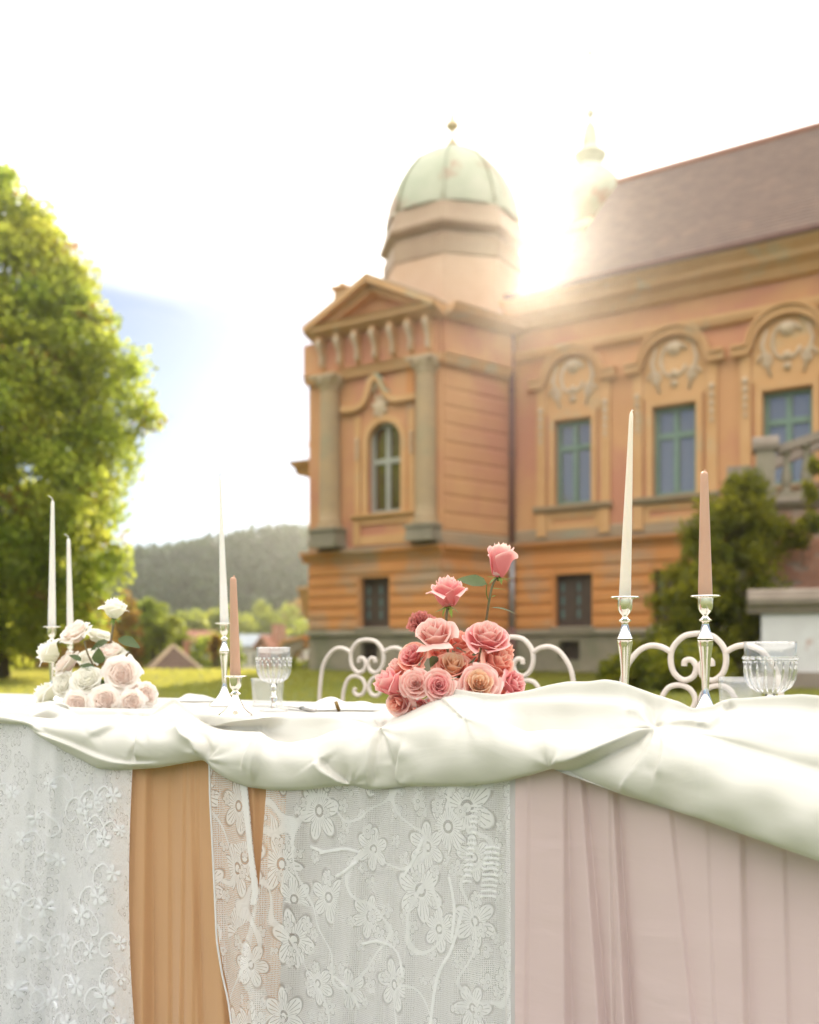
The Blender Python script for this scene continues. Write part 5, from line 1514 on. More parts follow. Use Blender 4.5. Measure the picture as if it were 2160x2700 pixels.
SK=drape_fn(0.020,folds,[(14,0.013,0.2,0.12),(33,0.005,1.9,0.1)],ZS)
drape("pink_drape","dusty pink pleated fabric panel hanging at the table's right","drape",SK,lambda v:1360,lambda v:2420,ZS,0.008,M['pink_cloth'],420,60)
m=MB()
SN=drape_fn(0.018,[],[(20,0.002,0,0)],ZS)
m.grid(lambda u,v:SN(lerp(1336,1364,u)-6*v+ (10*v*u),min(tuck_z(1350),lerp(ZS,0.008,v))),np.linspace(0,1,6),np.linspace(0,1,20))
tag(m.build("ribbon_strip",M['lining'],smooth=True),"narrow white fabric strip between the lace panel and the pink drape","fabric strip")

# left lace curtain with embroidered flowers
folds=[(20,-40,0.012,0.05),(98,36,0.020,0.07),(165,74,0.024,0.06),(150,120,0.010,0.05),(-120,-150,0.015,0.06),(245,180,0.006,0.05)]
SA=drape_fn(0.034,folds,[(19,0.007,0.9,0.25),(42,0.003,0.2,0.2)],ZS,0.009)
LC=thing("lace_curtain","sheer white floral tulle curtain hanging at the table's left end","lace curtain",tuple(SA(180,0.4)))
def lace_sheet(name,S,eL,eR,mt,parent,nx,nz,zb=0.008,zt=ZS):
    m=MB()
    m.grid(lambda u,v:S(lerp(eL(v),eR(v),u),min(tuck_z(lerp(eL(v),eR(v),u)),lerp(zt,zb,v))),np.linspace(0,1,nx),np.linspace(0,1,nz),lambda u,v:(s_of(lerp(eL(v),eR(v),u))*1.25,lerp(zt,zb,v)))
    return m.build(name,mt,parent,smooth=True)
eLL=lambda v:-230; eLR=lambda v: 356-14*math.sin(math.pi*min(1,v*1.1))
lace_sheet("tulle",SA,eLL,eLR,M['lace_left'],LC,240,60)
def flower(S,x,z,r,rot,npet,name,mt,parent,off=0.0018,petw=0.42,holes=True,leafy=False):
    """flower figure laid on the hanging lace: petals with ribs, ring and centre"""
    m=MB()
    k=F/front(x).y   # px per metre
    def put(a,b):
        p=S(x+a*k*0.9, z+b); return p+NX*off
    rs=random.Random(int(x*7+z*991)); r_all=r
    for i in range(npet):
        a=rot+2*math.pi*(i+rs.uniform(-0.16,0.16))/npet; r=r_all*rs.uniform(0.74,1.08)
        ribs=3
        for h in (-1.2,-0.4,0.4,1.2):
            a2=a+h*(petw*0.62)/ribs*2.2; c2,s2=math.cos(a2),math.sin(a2)
            L1=r*(1-0.10*abs(h)); wv=r*petw*0.29
            pts=[]
            for t,wd in ((0.22,0.25),(0.5,0.8),(0.78,1.0),(0.92,0.85),(1.0,0.42)):
                pts.append((L1*t,wv*wd))
            vs=[]
            for l,w_ in pts: vs.append(put(c2*l-s2*w_*0.5, s2*l+c2*w_*0.5))
            for l,w_ in reversed(pts): vs.append(put(c2*l+s2*w_*0.5, s2*l-c2*w_*0.5))
            m.add(vs,[tuple(range(len(vs)))])
    c=[put(0.16*r*math.cos(t),0.16*r*math.sin(t)) for t in np.linspace(0,2*math.pi,9)[:-1]]
    m.add(c,[tuple(range(8))])
    m.uv={k:(p[0]*1.3+p[1]*0.3,p[2]) for k,p in enumerate(m.v)}
    return m.build(name,mt,parent)
def vine(S,pts,w,name,mt,parent,off=0.0025):
    m=MB(); ln=smooth_line(pts,6); vs=[]
    n=len(ln)
    for i,(x,z) in enumerate(ln):
        a=ln[max(0,i-1)]; b=ln[min(n-1,i+1)]; k=F/front(x).y
        d=Vector(((b[0]-a[0])/k,b[1]-a[1])).normalized(); q=Vector((-d.y,d.x))*w/2
        vs.append(S(x+q.x*k,z+q.y)+NX*off); vs.append(S(x-q.x*k,z-q.y)+NX*off)
    m.add(vs,[(2*i,2*i+1,2*i+3,2*i+2) for i in range(n-1)])
    return m.build(name,mt,parent)
def zrow(x,y): return CH+(HZ-y)*front(x).y/F
lf=[(35,2080,20),(130,2060,18),(215,2120,24),(300,2090,20),(275,2200,26),(225,2160,14),(320,2180,16),(60,2200,22),(140,2260,20),(30,2330,24),(110,2380,26),(210,2400,30),(260,2350,24),(300,2290,20),(160,2480,24),(60,2470,22),(240,2490,22),(320,2470,18),(200,2580,26),(280,2610,32),(120,2620,26),(40,2590,22),(180,2680,24),(320,2560,16),(255,2100,14),(-60,2150,24),(-80,2350,26),(-70,2550,24),(320,2680,20),(90,2150,16)]
for i,(x,y,r) in enumerate(lf):
    rm=r*front(x).y/F
    flower(SA,x,zrow(x,y),rm*1.25,i*0.7,5 if i%3 else 6,"embroidered_flower",M['lace_figure_soft'],LC)
    a=1 if i%2 else -1
    if x>270: a=-1
    vine(SA,[(x,zrow(x,y)),(x+a*22,zrow(x,y)+0.018),(x+a*46,zrow(x,y)+0.004),(x+a*54,zrow(x,y)-0.022),(x+a*40,zrow(x,y)-0.036),(x+a*28,zrow(x,y)-0.026)],0.0028,"embroidered_vine",M['lace_figure_soft'],LC)
# centre lace panel: left flap, slit, main panel with a gathered tuck
folds=[(565,595,0.024,0.03),(640,660,0.012,0.03),(706,672,0.022,0.05),(748,700,0.018,0.05),(806,740,0.022,0.06),(905,830,0.014,0.06),(1000,868,0.026,0.08),(1060,960,0.018,0.05),(1118,1040,0.026,0.06),(1190,1130,0.016,0.05),(1232,1190,0.030,0.05),(1288,1262,0.026,0.04)]
SM=drape_fn(0.030,folds,[(20,0.008,0.6,0.25),(55,0.002,2.0,0.1)],ZS,0.012)
LP=thing("lace_curtain","white knitted lace panel with large flowers hanging at the table's centre","lace panel",tuple(SM(950,0.4)))
vb=lambda y: max(0.0,min(1.0,(ZS-zrow(620,y))/ZS))
def eFL(v):
    return float(np.interp(v,[0,vb(2030),vb(2240),vb(2440),vb(2560),vb(2700),1],[552,553,561,569,584,612,660]))
def eFR(v):
    return float(np.interp(v,[0,vb(2060),vb(2240),vb(2330),vb(2500),vb(2600),1],[648,650,672,686,662,700,760]))
def eML(v):
    return float(np.interp(v,[0,vb(2060),vb(2240),vb(2330),vb(2500),vb(2560),vb(2600),1],[704,702,690,684,640,632,660,690]))
lace_sheet("flap",SM,eFL,eFR,M['lace_mid'],LP,70,60)
SM2=drape_fn(0.036,folds,[(20,0.008,0.6,0.25),(55,0.002,2.0,0.1)],ZS,0.012)
lace_sheet("panel",SM2,eML,lambda v:1338,M['lace_mid'],LP,300,60)
# selvedge cords on the edges
m=MB(); m.tube([SM(eFL(v)+1,lerp(0.69,0.008,v))+NX*0.002 for v in np.linspace(0,1,40)],0.0022,5); m.build("selvedge",M['lace_figure'],LP,smooth=True)
m=MB()
m.grid(lambda u,v:SM(eFR(v)-16+16*u,min(tuck_z(640),lerp(ZS,0.008,v)))+NX*0.003,np.linspace(0,1,4),np.linspace(0,0.46,24)); m.build("hem_band",M['lace_figure'],LP,smooth=True)
lv=[[(838,2240),(870,2232),(905,2228),(945,2236)],[(812,2222),(850,2234),(905,2228)],[(880,2300),(905,2285),(935,2262)],[(1060,2300),(1085,2260),(1110,2200)],[(940,2480),(990,2470),(1045,2500),(1060,2560)],[(1130,2700),(1150,2560),(1190,2480),(1215,2380)],[(870,2560),(905,2590),(930,2650)],[(1180,2300),(1195,2380),(1188,2460)]]
for pts in lv:
    vine(SM2,[(x,zrow(x,y)) for x,y in pts],0.005,"lace_stem",M['lace_figure'],LP,off=0.0014)
for k,(xc,y0,y1,w) in enumerate([(1290,2230,2370,38),(1245,2120,2330,20)]):
    for i in range(int((y1-y0)/14)):
        y=y0+i*14; x=xc-(y-y0)*0.10
        vine(SM2,[(x-w/2,zrow(x,y)),(x,zrow(x,y-3)),(x+w/2,zrow(x,y))],0.0042,"lace_bar",M['lace_figure'],LP,off=0.0016)

# ------------------------------------------------------------------ wrought iron garden chairs
def spiral_pts(pts,n=6): return smooth_line(pts,n)
CS=0.20/345.0
def make_chair():
    root=thing("garden_chair","","chair")
    def L3(pts,sg): return [Vector((sg*(x-560)*CS*-1 if False else sg*(x-560)*CS,0.0,0.955-(y-1160)*CS)) for x,y in pts]
    r=0.0074
    for sg in (1,-1):
        m=MB(); arc=smooth_line([(212,1720),(216,1600),(220,1480),(240,1340),(290,1255),(345,1220),(400,1222),(446,1246)],6)
        pts=L3(arc,sg); pts=[pts[0]*1.0]+pts
        # leg runs on down to the ground, splaying back
        z0=pts[0].z
        leg=[Vector((sg*-0.205,0.10,0.0)),Vector((sg*-0.203,0.045,0.25)),Vector((sg*-0.2018,0.004,0.50))]
        m.tube(leg+pts[1:],r,10); m.build("back_post",M['iron'],root,smooth=True,local=True)
        ring=smooth_line([(560,1166),(500,1178),(455,1225),(444,1280),(458,1335),(497,1366),(538,1352),(552,1310),(532,1280),(505,1284),(502,1306)],7)
        m=MB(); m.tube(L3(ring,sg),r,10); m.build("upper_scroll",M['iron'],root,smooth=True,local=True)
        low=smooth_line([(388,1720),(386,1600),(392,1490),(425,1410),(475,1388),(525,1405),(548,1450),(530,1495),(492,1505),(468,1484),(478,1462)],7)
        m=MB(); m.tube(L3(low,sg),r*0.95,10); m.build("lower_scroll",M['iron'],root,smooth=True,local=True)
        m=MB(); m.tube([(sg*0.19,-0.36,0.44),(sg*0.20,-0.39,0.22),(sg*0.205,-0.41,0.0)],r,8); m.build("leg",M['iron'],root,smooth=True,local=True)
    m=MB(); m.tube([(-0.2,0.0,0.62),(0.2,0.0,0.62)],r*0.8,8); m.tube([(-0.202,0.0,0.455),(0.202,0.0,0.455)],r*0.8,8); m.build("cross_rail",M['iron'],root,smooth=True,local=True)
    m=MB(); m.lathe([(0.0,0.452),(0.19,0.452),(0.205,0.446),(0.205,0.436),(0.19,0.43),(0.0,0.43)],(0,-0.19,0),28,cap=False); m.build("seat",M['iron'],root,smooth=True,local=True,shade_angle=40)
    return root
ch_pos=[(968,3.50,"iron garden chair showing between the goblet and the pink bouquet",-28),(1351,2.96,"iron garden chair half hidden behind the pink rose bouquet",-30),(1841,2.47,"iron garden chair behind the dusty pink candle, in front of the shrub",-27)]
proto=make_chair()
for i,(x,Y,lb,rz) in enumerate(ch_pos):
    o=proto if i==0 else copy_tree(proto)
    p=P(x,HZ,Y); o.location=(p.x,Y,0.0); o.rotation_euler=(0,0,math.radians(rz)); tag(o,lb,"chair","white scrolled iron chairs behind the table")

# ------------------------------------------------------------------ candlesticks and candles
def seat(x,Y): p=P(x,HZ,Y); return Vector((p.x,Y,ZT+0.004))
TALL=[(0.0,0.0),(0.046,0.0),(0.047,0.004),(0.043,0.008),(0.036,0.014),(0.024,0.026),(0.015,0.040),(0.0095,0.054),(0.0070,0.064),(0.0072,0.075),(0.0085,0.10),(0.0108,0.13),(0.0138,0.152),(0.0150,0.160),(0.0148,0.164),(0.0162,0.1665),(0.0162,0.1695),(0.0140,0.173),(0.0100,0.184),(0.0072,0.195),(0.0066,0.200),(0.0075,0.2025),(0.0125,0.2045),(0.0128,0.2065),(0.0080,0.210),(0.0048,0.2135),(0.0060,0.2165),(0.0110,0.222),(0.0140,0.229),(0.0148,0.238),(0.0150,0.2485),(0.0190,0.2505),(0.0285,0.2518),(0.0290,0.253),(0.0280,0.2542),(0.0135,0.2545),(0.0,0.2545)]
def stick(label,x,Y,sc,prof=TALL,group="silver candlesticks on the table",split=(0.168,0.2105)):
    b=seat(x,Y); t=thing("candlestick",label,"candlestick",b,0,group)
    lo=[(r,z) for r,z in prof if z<=split[0]]; mi=[(r,z) for r,z in prof if split[0]-0.001<=z<=split[1]]; hi=[(r,z) for r,z in prof if z>=split[1]-0.001]
    for nm,pr in (("base",lo),("knop",mi),("cup",hi)):
        m=MB(); m.lathe([(r*sc*(1.0),z*sc) for r,z in pr],(0,0,0),32,cap=(nm!="base")); m.build(nm,M['silver'],t,smooth=True,local=True,shade_angle=45)
    return Vector((b.x,b.y,b.z+0.2547*sc))
def candle(label,x0,y0,x1,y1,Y,r0,mt,pin=None,tip=0.32,wick='stub',ztop_fix=None,cat="candle"):
    a=pin if pin is not None else P(x0,y0,Y)
    k=Y/F; H=(y0-y1)*k
    dx=(x1-x0)*k
    t=thing("candle",label,cat,a)
    m=MB(); pr=[]
    n=24
    ring=[]
    for j,q in enumerate(list(np.linspace(0,0.965,16))+[0.98,0.99,0.997,1.0]):
        rr=r0*(1-(1-tip)*q**1.05)
        if q>0.97: rr*=math.sqrt(max(0.02,1-((q-0.97)/0.0305)**2))
        ring.append((rr,q*H,dx*q))
    n0=0
    for rr,z,ox in ring:
        for i in range(n):
            an=2*math.pi*i/n; m.v.append((ox+rr*math.cos(an),rr*math.sin(an),z+0.0005))
    for j in range(len(ring)-1):
        for i in range(n):
            kk=(i+1)%n; m.f.append((j*n+i,j*n+kk,(j+1)*n+kk,(j+1)*n+i))
    m.f.append(tuple(reversed(range(n)))); m.f.append(tuple((len(ring)-1)*n+i for i in range(n)))
    m.build("wax",mt,t,smooth=True,local=True,shade_angle=60)
    m=MB()
    if wick=='curl': w=[(dx,0,H-0.003),(dx-0.001,0,H+0.005),(dx-0.007,0,H+0.011),(dx-0.013,0,H+0.013)]
    elif wick=='long': w=[(dx,0,H-0.003),(dx+0.001,0,H+0.006),(dx+0.003,0,H+0.014)]
    else: w=[(dx,0,H-0.003),(dx+0.002,0,H+0.003),(dx+0.004,0,H+0.0015)]
    m.tube(w,[0.0016,0.0014,0.0013,0.0009][:len(w)],6); m.build("wick",M['wick'] if wick!='stub' else mt,t,smooth=True,local=True)
G_="tapered dinner candles in silver holders"
def pair(x,Y,ydish):
    """scale that puts the drip pan on row ydish"""
    z=CH+(HZ-ydish)*Y/F; return (z-ZT-0.004)/0.2545
sc=pair(1650,1.98,1573); tp0=stick("tall silver candlestick under the tall ivory candle, right of the pink roses",1648,1.98,sc)
candle("tall ivory candle right of the pink bouquet",1650,1573,1667,1085,1.98,0.0118,M['wax_white'],tp0)
sc=pair(1860,1.93,1570); tp0=stick("tall silver candlestick with the dusty pink candle beside the right goblet",1860,1.93,sc)
candle("dusty pink candle on the tall stick by the right goblet",1860,1570,1857,1243,1.93,0.0135,M['wax_pink'],tp0,tip=0.52)
sc=pair(594,2.62,1643); tp0=stick("tall silver candlestick standing behind the short one",592,2.62,sc)
candle("tall ivory candle behind the short pink candle",594,1643,582,1252,2.62,0.0116,M['wax_grey'],tp0,tip=0.2,wick='long')
sc=pair(139,2.85,1652); tp0=stick("silver candlestick behind the white bouquet, leftmost",137,2.85,sc)
candle("taller white candle behind the blush bouquet, leftmost",139,1652,141,1320,2.85,0.0112,M['wax_grey'],tp0,tip=0.42,wick='curl')
sc=pair(186,3.0,1690); tp0=stick("silver candlestick mostly hidden by the blush roses",186,3.0,sc)
candle("shorter white candle with curled wick rising behind the blush roses",186,1690,181,1420,3.0,0.0105,M['wax_grey'],tp0,tip=0.5,wick='curl')
SHORT=[(0.0,0.0),(0.036,0.0),(0.037,0.004),(0.034,0.007),(0.027,0.012),(0.0205,0.019),(0.0172,0.023),(0.0178,0.0245),(0.0165,0.027),(0.0120,0.036),(0.0085,0.044),(0.0068,0.049),(0.0080,0.051),(0.0115,0.053),(0.0118,0.055),(0.0075,0.058),(0.0055,0.061),(0.0068,0.063),(0.0105,0.067),(0.0125,0.072),(0.0130,0.080),(0.0132,0.091),(0.0165,0.093),(0.0245,0.0942),(0.0248,0.0952),(0.0240,0.0962),(0.0120,0.0965),(0,0.0965)]
SHORT=[(r,z*0.2545/0.0965) for r,z in SHORT]
def short_stick():
    x,Y=621,2.17; b=seat(x,Y); t=thing("candlestick","short silver candlestick with flared foot left of the goblet","candlestick",b,0,"silver candlesticks on the table")
    s=pair(x,Y,1781)*0.2545/0.0965
    pr=[(r,z*0.0965/0.2545) for r,z in SHORT]
    for nm,a,bb in (("base",-1,0.0495),("knop",0.0485,0.0615),("cup",0.0605,1)):
        m=MB(); m.lathe([(r,z*s) for r,z in pr if a<=z<=bb],(0,0,0),32,cap=(nm!="base")); m.build(nm,M['silver'],t,smooth=True,local=True,shade_angle=45)
    return Vector((b.x,b.y,b.z+0.0968*s))
tp0=short_stick()
candle("short dusty pink candle in the short stick left of the goblet",618,1781,612,1522,2.17,0.0118,M['wax_pink'],tp0,tip=0.60)

# ------------------------------------------------------------------ glasses
def goblet(label,x,Y,sc=1.0):
    b=seat(x,Y); t=thing("goblet",label,"goblet",b,0,"clear glass goblets on the table")
    H0=0.066
    def flute(a,j,z):
        if 0.072*sc<z<0.128*sc: return 1+0.022*math.cos(14*a)*math.sin(math.pi*(z/sc-0.072)/0.056)
        return 1
    out=[(0.0085,H0),(0.020,H0+0.003),(0.031,H0+0.012),(0.038,H0+0.025),(0.0405,H0+0.04),(0.0410,H0+0.055),(0.0425,H0+0.062),(0.0413,H0+0.066),(0.0418,H0+0.086)]
    inn=[(r-0.0014,z+0.001) for r,z in out[1:]]; inn[0]=(0.012,H0+0.008)
    prof=[(r*sc,z*sc) for r,z in [(0.0,H0)]+out+inn[::-1]+[(0.0,H0+0.007)]]
    m=MB(); m.lathe(prof,(0,0,0),56,flute=flute,cap=False); bowl=m.build("bowl",M['glass'],t,smooth=True,local=True)
    m=MB()   # band of raised beads under the rim
    for i in range(22):
        a=2*math.pi*i/22
        for (dz,rr) in ((0.0,0.0030),(-0.007,0.0022)):
            aa=a+(0.14 if dz else 0)
            m.lathe([(0,-rr),(rr*0.8,-rr*0.6),(rr,0),(rr*0.8,rr*0.6),(0,rr)],(math.cos(aa)*0.0418*sc,math.sin(aa)*0.0418*sc,(H0+0.060+dz)*sc),6,cap=False)
    m.build("beading",M['glass_solid'],bowl,smooth=True,local=True)
    m=MB()   # cut ribs on the lower bowl
    for i in range(18):
        a=2*math.pi*i/18
        m.tube([(math.cos(a)*r*sc,math.sin(a)*r*sc,z*sc) for r,z in ((0.021,H0+0.004),(0.0315,H0+0.012),(0.0385,H0+0.025),(0.0408,H0+0.04),(0.0412,H0+0.053))],[0.0006,0.0017,0.0022,0.0020,0.0008],6)
    m.build("cut_rib",M['glass_solid'],bowl,smooth=True,local=True)
    m=MB(); m.lathe([(0.0404*sc,(H0+0.0855)*sc),(0.0411*sc,(H0+0.0868)*sc),(0.0420*sc,(H0+0.0860)*sc),(0.0416*sc,(H0+0.0848)*sc),(0.0404*sc,(H0+0.0855)*sc)],(0,0,0),48,cap=False); m.build("rim",M['glass_cut'],bowl,smooth=True,local=True)
    m=MB(); m.lathe([(r*sc,z*sc) for r,z in [(0,0.0085),(0.0085,0.0085),(0.0078,0.011),(0.0065,0.014),(0.0055,0.024),(0.0085,0.030),(0.0085,0.034),(0.0055,0.040),(0.0060,0.054),(0.0085,H0-0.0005),(0.0,H0-0.0005)]],(0,0,0),28,cap=False); m.build("stem",M['glass_solid'],t,smooth=True,local=True)
    m=MB(); m.lathe([(r*sc,z*sc) for r,z in [(0,0.0),(0.033,0.0),(0.0335,0.002),(0.028,0.0045),(0.012,0.008),(0.0,0.0083)]],(0,0,0),32,cap=False); m.build("foot",M['glass_cut'],t,smooth=True,local=True)
def tumbler(label,x,Y,r,H):
    b=seat(x,Y); t=thing("tumbler",label,"tumbler",b,0,"clear glass tumblers on the table")
    def flute(a,j,z): return 1+0.012*math.cos(18*a+z*300)*(1 if 0.01<z<H*0.7 else 0)
    zs_=np.linspace(0,H,8)
    out=[(r*(0.86+0.14*z/H),z) for z in zs_]; inn=[(r*(0.86+0.14*z/H)-0.003,max(z,0.008)) for z in zs_[::-1]]
    m=MB(); m.lathe([(0,0)]+out+inn+[(0,0.008)],(0,0,0),48,flute=flute,cap=False); m.build("body",M['glass_cut'],t,smooth=True,local=True)
goblet("clear fluted goblet between the short candlestick and the pink bouquet",722,2.38,1.0)
goblet("large clear fluted goblet at the right end of the table",2031,1.70,1.03)
tumbler("low patterned tumbler behind the left goblet",706,2.62,0.0445,0.073)
tumbler("low clear tumbler half hidden by the cloth beside the right goblet",1953,1.84,0.040,0.094)

# napkins, cutlery
def napkin(label,x,Y,w,h,seed,ring=False):
    b=seat(x,Y); t=thing("napkin",label,"napkin",b)
    rs=random.Random(seed); ph=[rs.uniform(0,6) for _ in range(6)]
    def fn(u,v):
        X=(u-0.5)*w; Yv=(v-0.5)*w*0.7
        e=max(0,1-(2*abs(u-0.5))**3)*max(0,1-(2*abs(v-0.5))**3)
        z=h*e*(0.55+0.25*math.sin(5*u+ph[0]+2*v)+0.2*math.sin(9*v+ph[1]+3*u)) + 0.004
        z+=h*0.45*math.exp(-((u-0.33)/0.16)**2-((v-0.6)/0.25)**2)
        return (X+0.008*math.sin(9*v+ph[2]),Yv+0.008*math.sin(8*u+ph[3]),max(0.0015,z))
    m=MB(); m.grid(fn,np.linspace(0,1,40),np.linspace(0,1,28)); m.build("linen",M['napkin'],t,smooth=True,local=True)
    if ring:
        m=MB(); m.lathe([(0.010,-0.004),(0.013,-0.004),(0.013,0.004),(0.010,0.004),(0.010,-0.004)],(-0.01,-w*0.33,0.012),20,axis=(0.9,0.1,0.3),cap=False); m.build("napkin_ring",M['amber'],t,smooth=True,local=True)
napkin("crumpled white napkin with a small metal ring left of the pink bouquet",905,2.42,0.165,0.034,3,True)
napkin("flat white napkin edge behind the left tall candlestick",515,2.86,0.12,0.02,5)
def knife(label,x,Y,rz):
    b=seat(x,Y); t=thing("knife",label,"knife",b+Vector((0,0,0.002)),rz)
    m=MB(); m.tube([(0,-0.09,0.004),(0,-0.03,0.005),(0,0.0,0.004)],[0.0045,0.006,0.004],8); m.build("handle",M['steel'],t,smooth=True,local=True)
    m=MB(); m.box((-0.008,0.0,0.003),(0.008,0.09,0.0045)); m.build("blade",M['steel'],t,local=True)
knife("steel table knife lying between the goblet and the napkin",792,2.40,0.5)
m=MB(); b=fp(1010,1921,-0.005); m.tube([b+Vector((-0.006,-0.012,0.0)),b+Vector((0.0,-0.014,0.001)),b+Vector((0.009,-0.012,-0.001))],0.0007,5)
tag(m.build("brass_pin",M['amber']),"tiny brass pin holding the cloth's gather below the pink roses","pin")

# ------------------------------------------------------------------ roses
def petal(m,phi,hwid,rb,rt,z0,h,curl,spiral,R,tip=0.06,na=11,nt=9,ruf=0.02,seed=0):
    rs=random.Random(seed); p1,p2,p3=rs.uniform(0,6),rs.uniform(0,6),rs.uniform(0,6); asym=rs.uniform(-0.25,0.25)
    A=np.linspace(-1,1,na); T=np.linspace(0,1,nt)
    def fn(a,t):
        wf=(0.25+0.75*math.sin(min(1.0,t*1.35)*math.pi/2))*(1-0.10*max(0,t-0.75)/0.25)
        hh=h*(1-0.20*abs(a)**2.4+tip*math.exp(-(a/0.22)**2))
        z=z0+hh*t
        r=rb+(rt-rb)*(1-(1-t)**1.9)
        tc=max(0.0,(t-0.62)/0.38); c=curl*(1+asym*a)
        r+=c*R*tc**1.7*(0.75+0.25*abs(a)); z-=c*R*0.75*tc**2.3
        r+=spiral*a*rt
        r+=ruf*R*math.sin(3.1*a+p1)*t*t+ruf*0.6*R*math.sin(7*a+p2)*t**4
        z+=ruf*0.8*R*math.sin(4*a+p3)*t**3
        f=phi+a*hwid*wf
        return (r*math.cos(f),r*math.sin(f),z)
    m.grid(fn,A,T,lambda a,t:(0.5+0.5*a,t*(0.9+0.1*abs(a)) if t<0.9 else t))
def rose(parent,x,y,dia_px,Y,axis,style,mt_out,mt_in,seed,twist=0.0):
    """style: 'bud' cup seen from the side, 'half', 'open', 'garden' full cup of ruffled petals"""
    rs=random.Random(seed); R=dia_px*Y/F/2
    ax=Vector(axis).normalized()
    if style=='bud':   N,H,op,cu,nin,f0=12,1.95*R,0.92,0.16,6,0.05
    elif style=='half':N,H,op,cu,nin,f0=19,1.45*R,0.97,0.20,10,0.03
    elif style=='open':N,H,op,cu,nin,f0=26,1.00*R,1.0,0.16,15,0.025
    else:              N,H,op,cu,nin,f0=36,0.95*R,0.98,0.06,24,0.03
    c=P(x,y,Y)-ax*H*(0.52 if style in('bud','half') else 0.62)
    q=Vector((0,0,1)).rotation_difference(ax)@Quaternion((0,0,1),twist)
    heart=MB(); outs=[]
    for i in range(N):
        f=i/(N-1); phi=i*2.3999+rs.uniform(-0.25,0.25)
        if style=='garden':
            if i<nin:
                g=i/(nin-1); rt=R*(0.04+0.60*g**0.8); h=H*(0.92+0.06*math.sin(g*3)); hw=lerp(1.3,0.62,g); curl=0.05+0.06*g; ruf=0.06; rb=rt*0.74
            else:
                g=(i-nin)/(N-1-nin); rt=R*lerp(0.66,0.84,g); h=H*lerp(1.0,0.66,g); hw=lerp(0.95,0.70,g); curl=lerp(0.12,0.34,g); ruf=0.05; rb=rt*0.42
        elif style=='open':
            rt=R*(f0+(op-f0-0.14)*f**0.9); h=H*(1.0-0.50*f**1.5); hw=lerp(1.5,0.72,f**0.6); curl=lerp(0.03,cu,f); ruf=0.02; rb=rt*0.35
        elif style=='half':
            rt=R*(f0+(op-f0-0.20)*f**0.8); h=H*(1.0-0.30*f**1.6); hw=lerp(1.6,0.85,f**0.6); curl=lerp(0.02,cu*1.2,f**1.3); ruf=0.018; rb=rt*0.40
        else:
            rt=R*(f0+(op-f0-0.16)*f**0.6); h=H*(1.0-0.10*f); hw=lerp(1.7,1.05,f); curl=lerp(0.0,cu*1.3,f**2.0); ruf=0.016; rb=rt*0.42
        if i>=N-2 and style in('bud','half'): curl*=rs.uniform(1.2,2.2)
        target=heart if i<nin else MB()
        petal(target,phi,hw,rb,rt,0.0 if style!='open' else -0.05*R*f,h,curl,0.05*(1-f)+0.02,R,tip=0.07 if style!='garden' else 0.0,na=11 if i>=nin else 9,nt=9 if i>=nin else 7,ruf=ruf*(1 if i>=nin else 0.7),seed=seed*101+i)
        if i>=nin: outs.append(target)
    if style=='garden': heart.lathe([(0.0,-0.03*R),(0.5*R,0.05*H),(0.62*R,0.32*H),(0.60*R,0.66*H),(0.3*R,0.70*H),(0.0,0.68*H)],(0,0,0),16,cap=False)
    else: heart.lathe([(0.0,-0.03*R),(0.34*R,0.06*H),(0.34*R,0.34*H),(0.0,0.46*H)],(0,0,0),12,cap=False)
    for k in range(len(heart.v)):
        if heart.uv is None or k not in heart.uv: heart.uv[k]=(0.5,0.75)
    o=heart.build("rose",mt_in,parent,smooth=True,local=True)
    o.location=c-world_pos(parent); o.rotation_mode='QUATERNION'; o.rotation_quaternion=q
    for tmb in outs: tmb.build("petal",mt_out,o,smooth=True,local=True)
    return o,c,ax,R
def leafblade(m,p,d,n,L,W,fold=0.25,nseg=7,bend=0.15):
    d=Vector(d).normalized(); n=Vector(n); n=(n-d*n.dot(d)).normalized(); s=d.cross(n)
    rows=[]
    for i in range(nseg+1):
        t=i/nseg; w=W*math.sin(math.pi*min(1,t**0.75*0.98+0.01))**0.9
        w*=1+0.06*math.sin(i*2.4)
        c=Vector(p)+d*L*t-n*bend*L*t*t
        rows.append([c-s*w+n*fold*w,c,c+s*w+n*fold*w])
    n0=len(m.v)
    for r in rows: m.v.extend([tuple(v) for v in r])
    for i in range(nseg):
        for k in range(2): m.f.append((n0+i*3+k,n0+i*3+k+1,n0+(i+1)*3+k+1,n0+(i+1)*3+k))
def add_leaf(parent,x,y,Y,d,n,Lpx,Wpx,name="leaf",mt=None,bend=0.15):
    m=MB(); k=Y/F; leafblade(m,P(x,y,Y),d,n,Lpx*k,Wpx*k/2,bend=bend); return m.build(name,mt or M['rose_leaf'],parent,smooth=True)
def add_stem(parent,pts,r=0.0022):
    m=MB(); m.tube([Vector(p) for p in smooth_line3(pts)],r,8); return m.build("stem",M['rose_stem'],parent,smooth=True)
def smooth_line3(pts,n=5):
    pts=[np.array(p) for p in pts]; P_=[pts[0]]+pts+[pts[-1]]; out=[]
    for i in range(1,len(P_)-2):
        p0,p1,p2,p3=P_[i-1:i+3]
        for k in range(n):
            t=k/n; out.append(0.5*((2*p1)+(-p0+p2)*t+(2*p0-5*p1+4*p2-p3)*t*t+(-p0+3*p1-3*p2+p3)*t**3))
    out.append(pts[-1]); return out
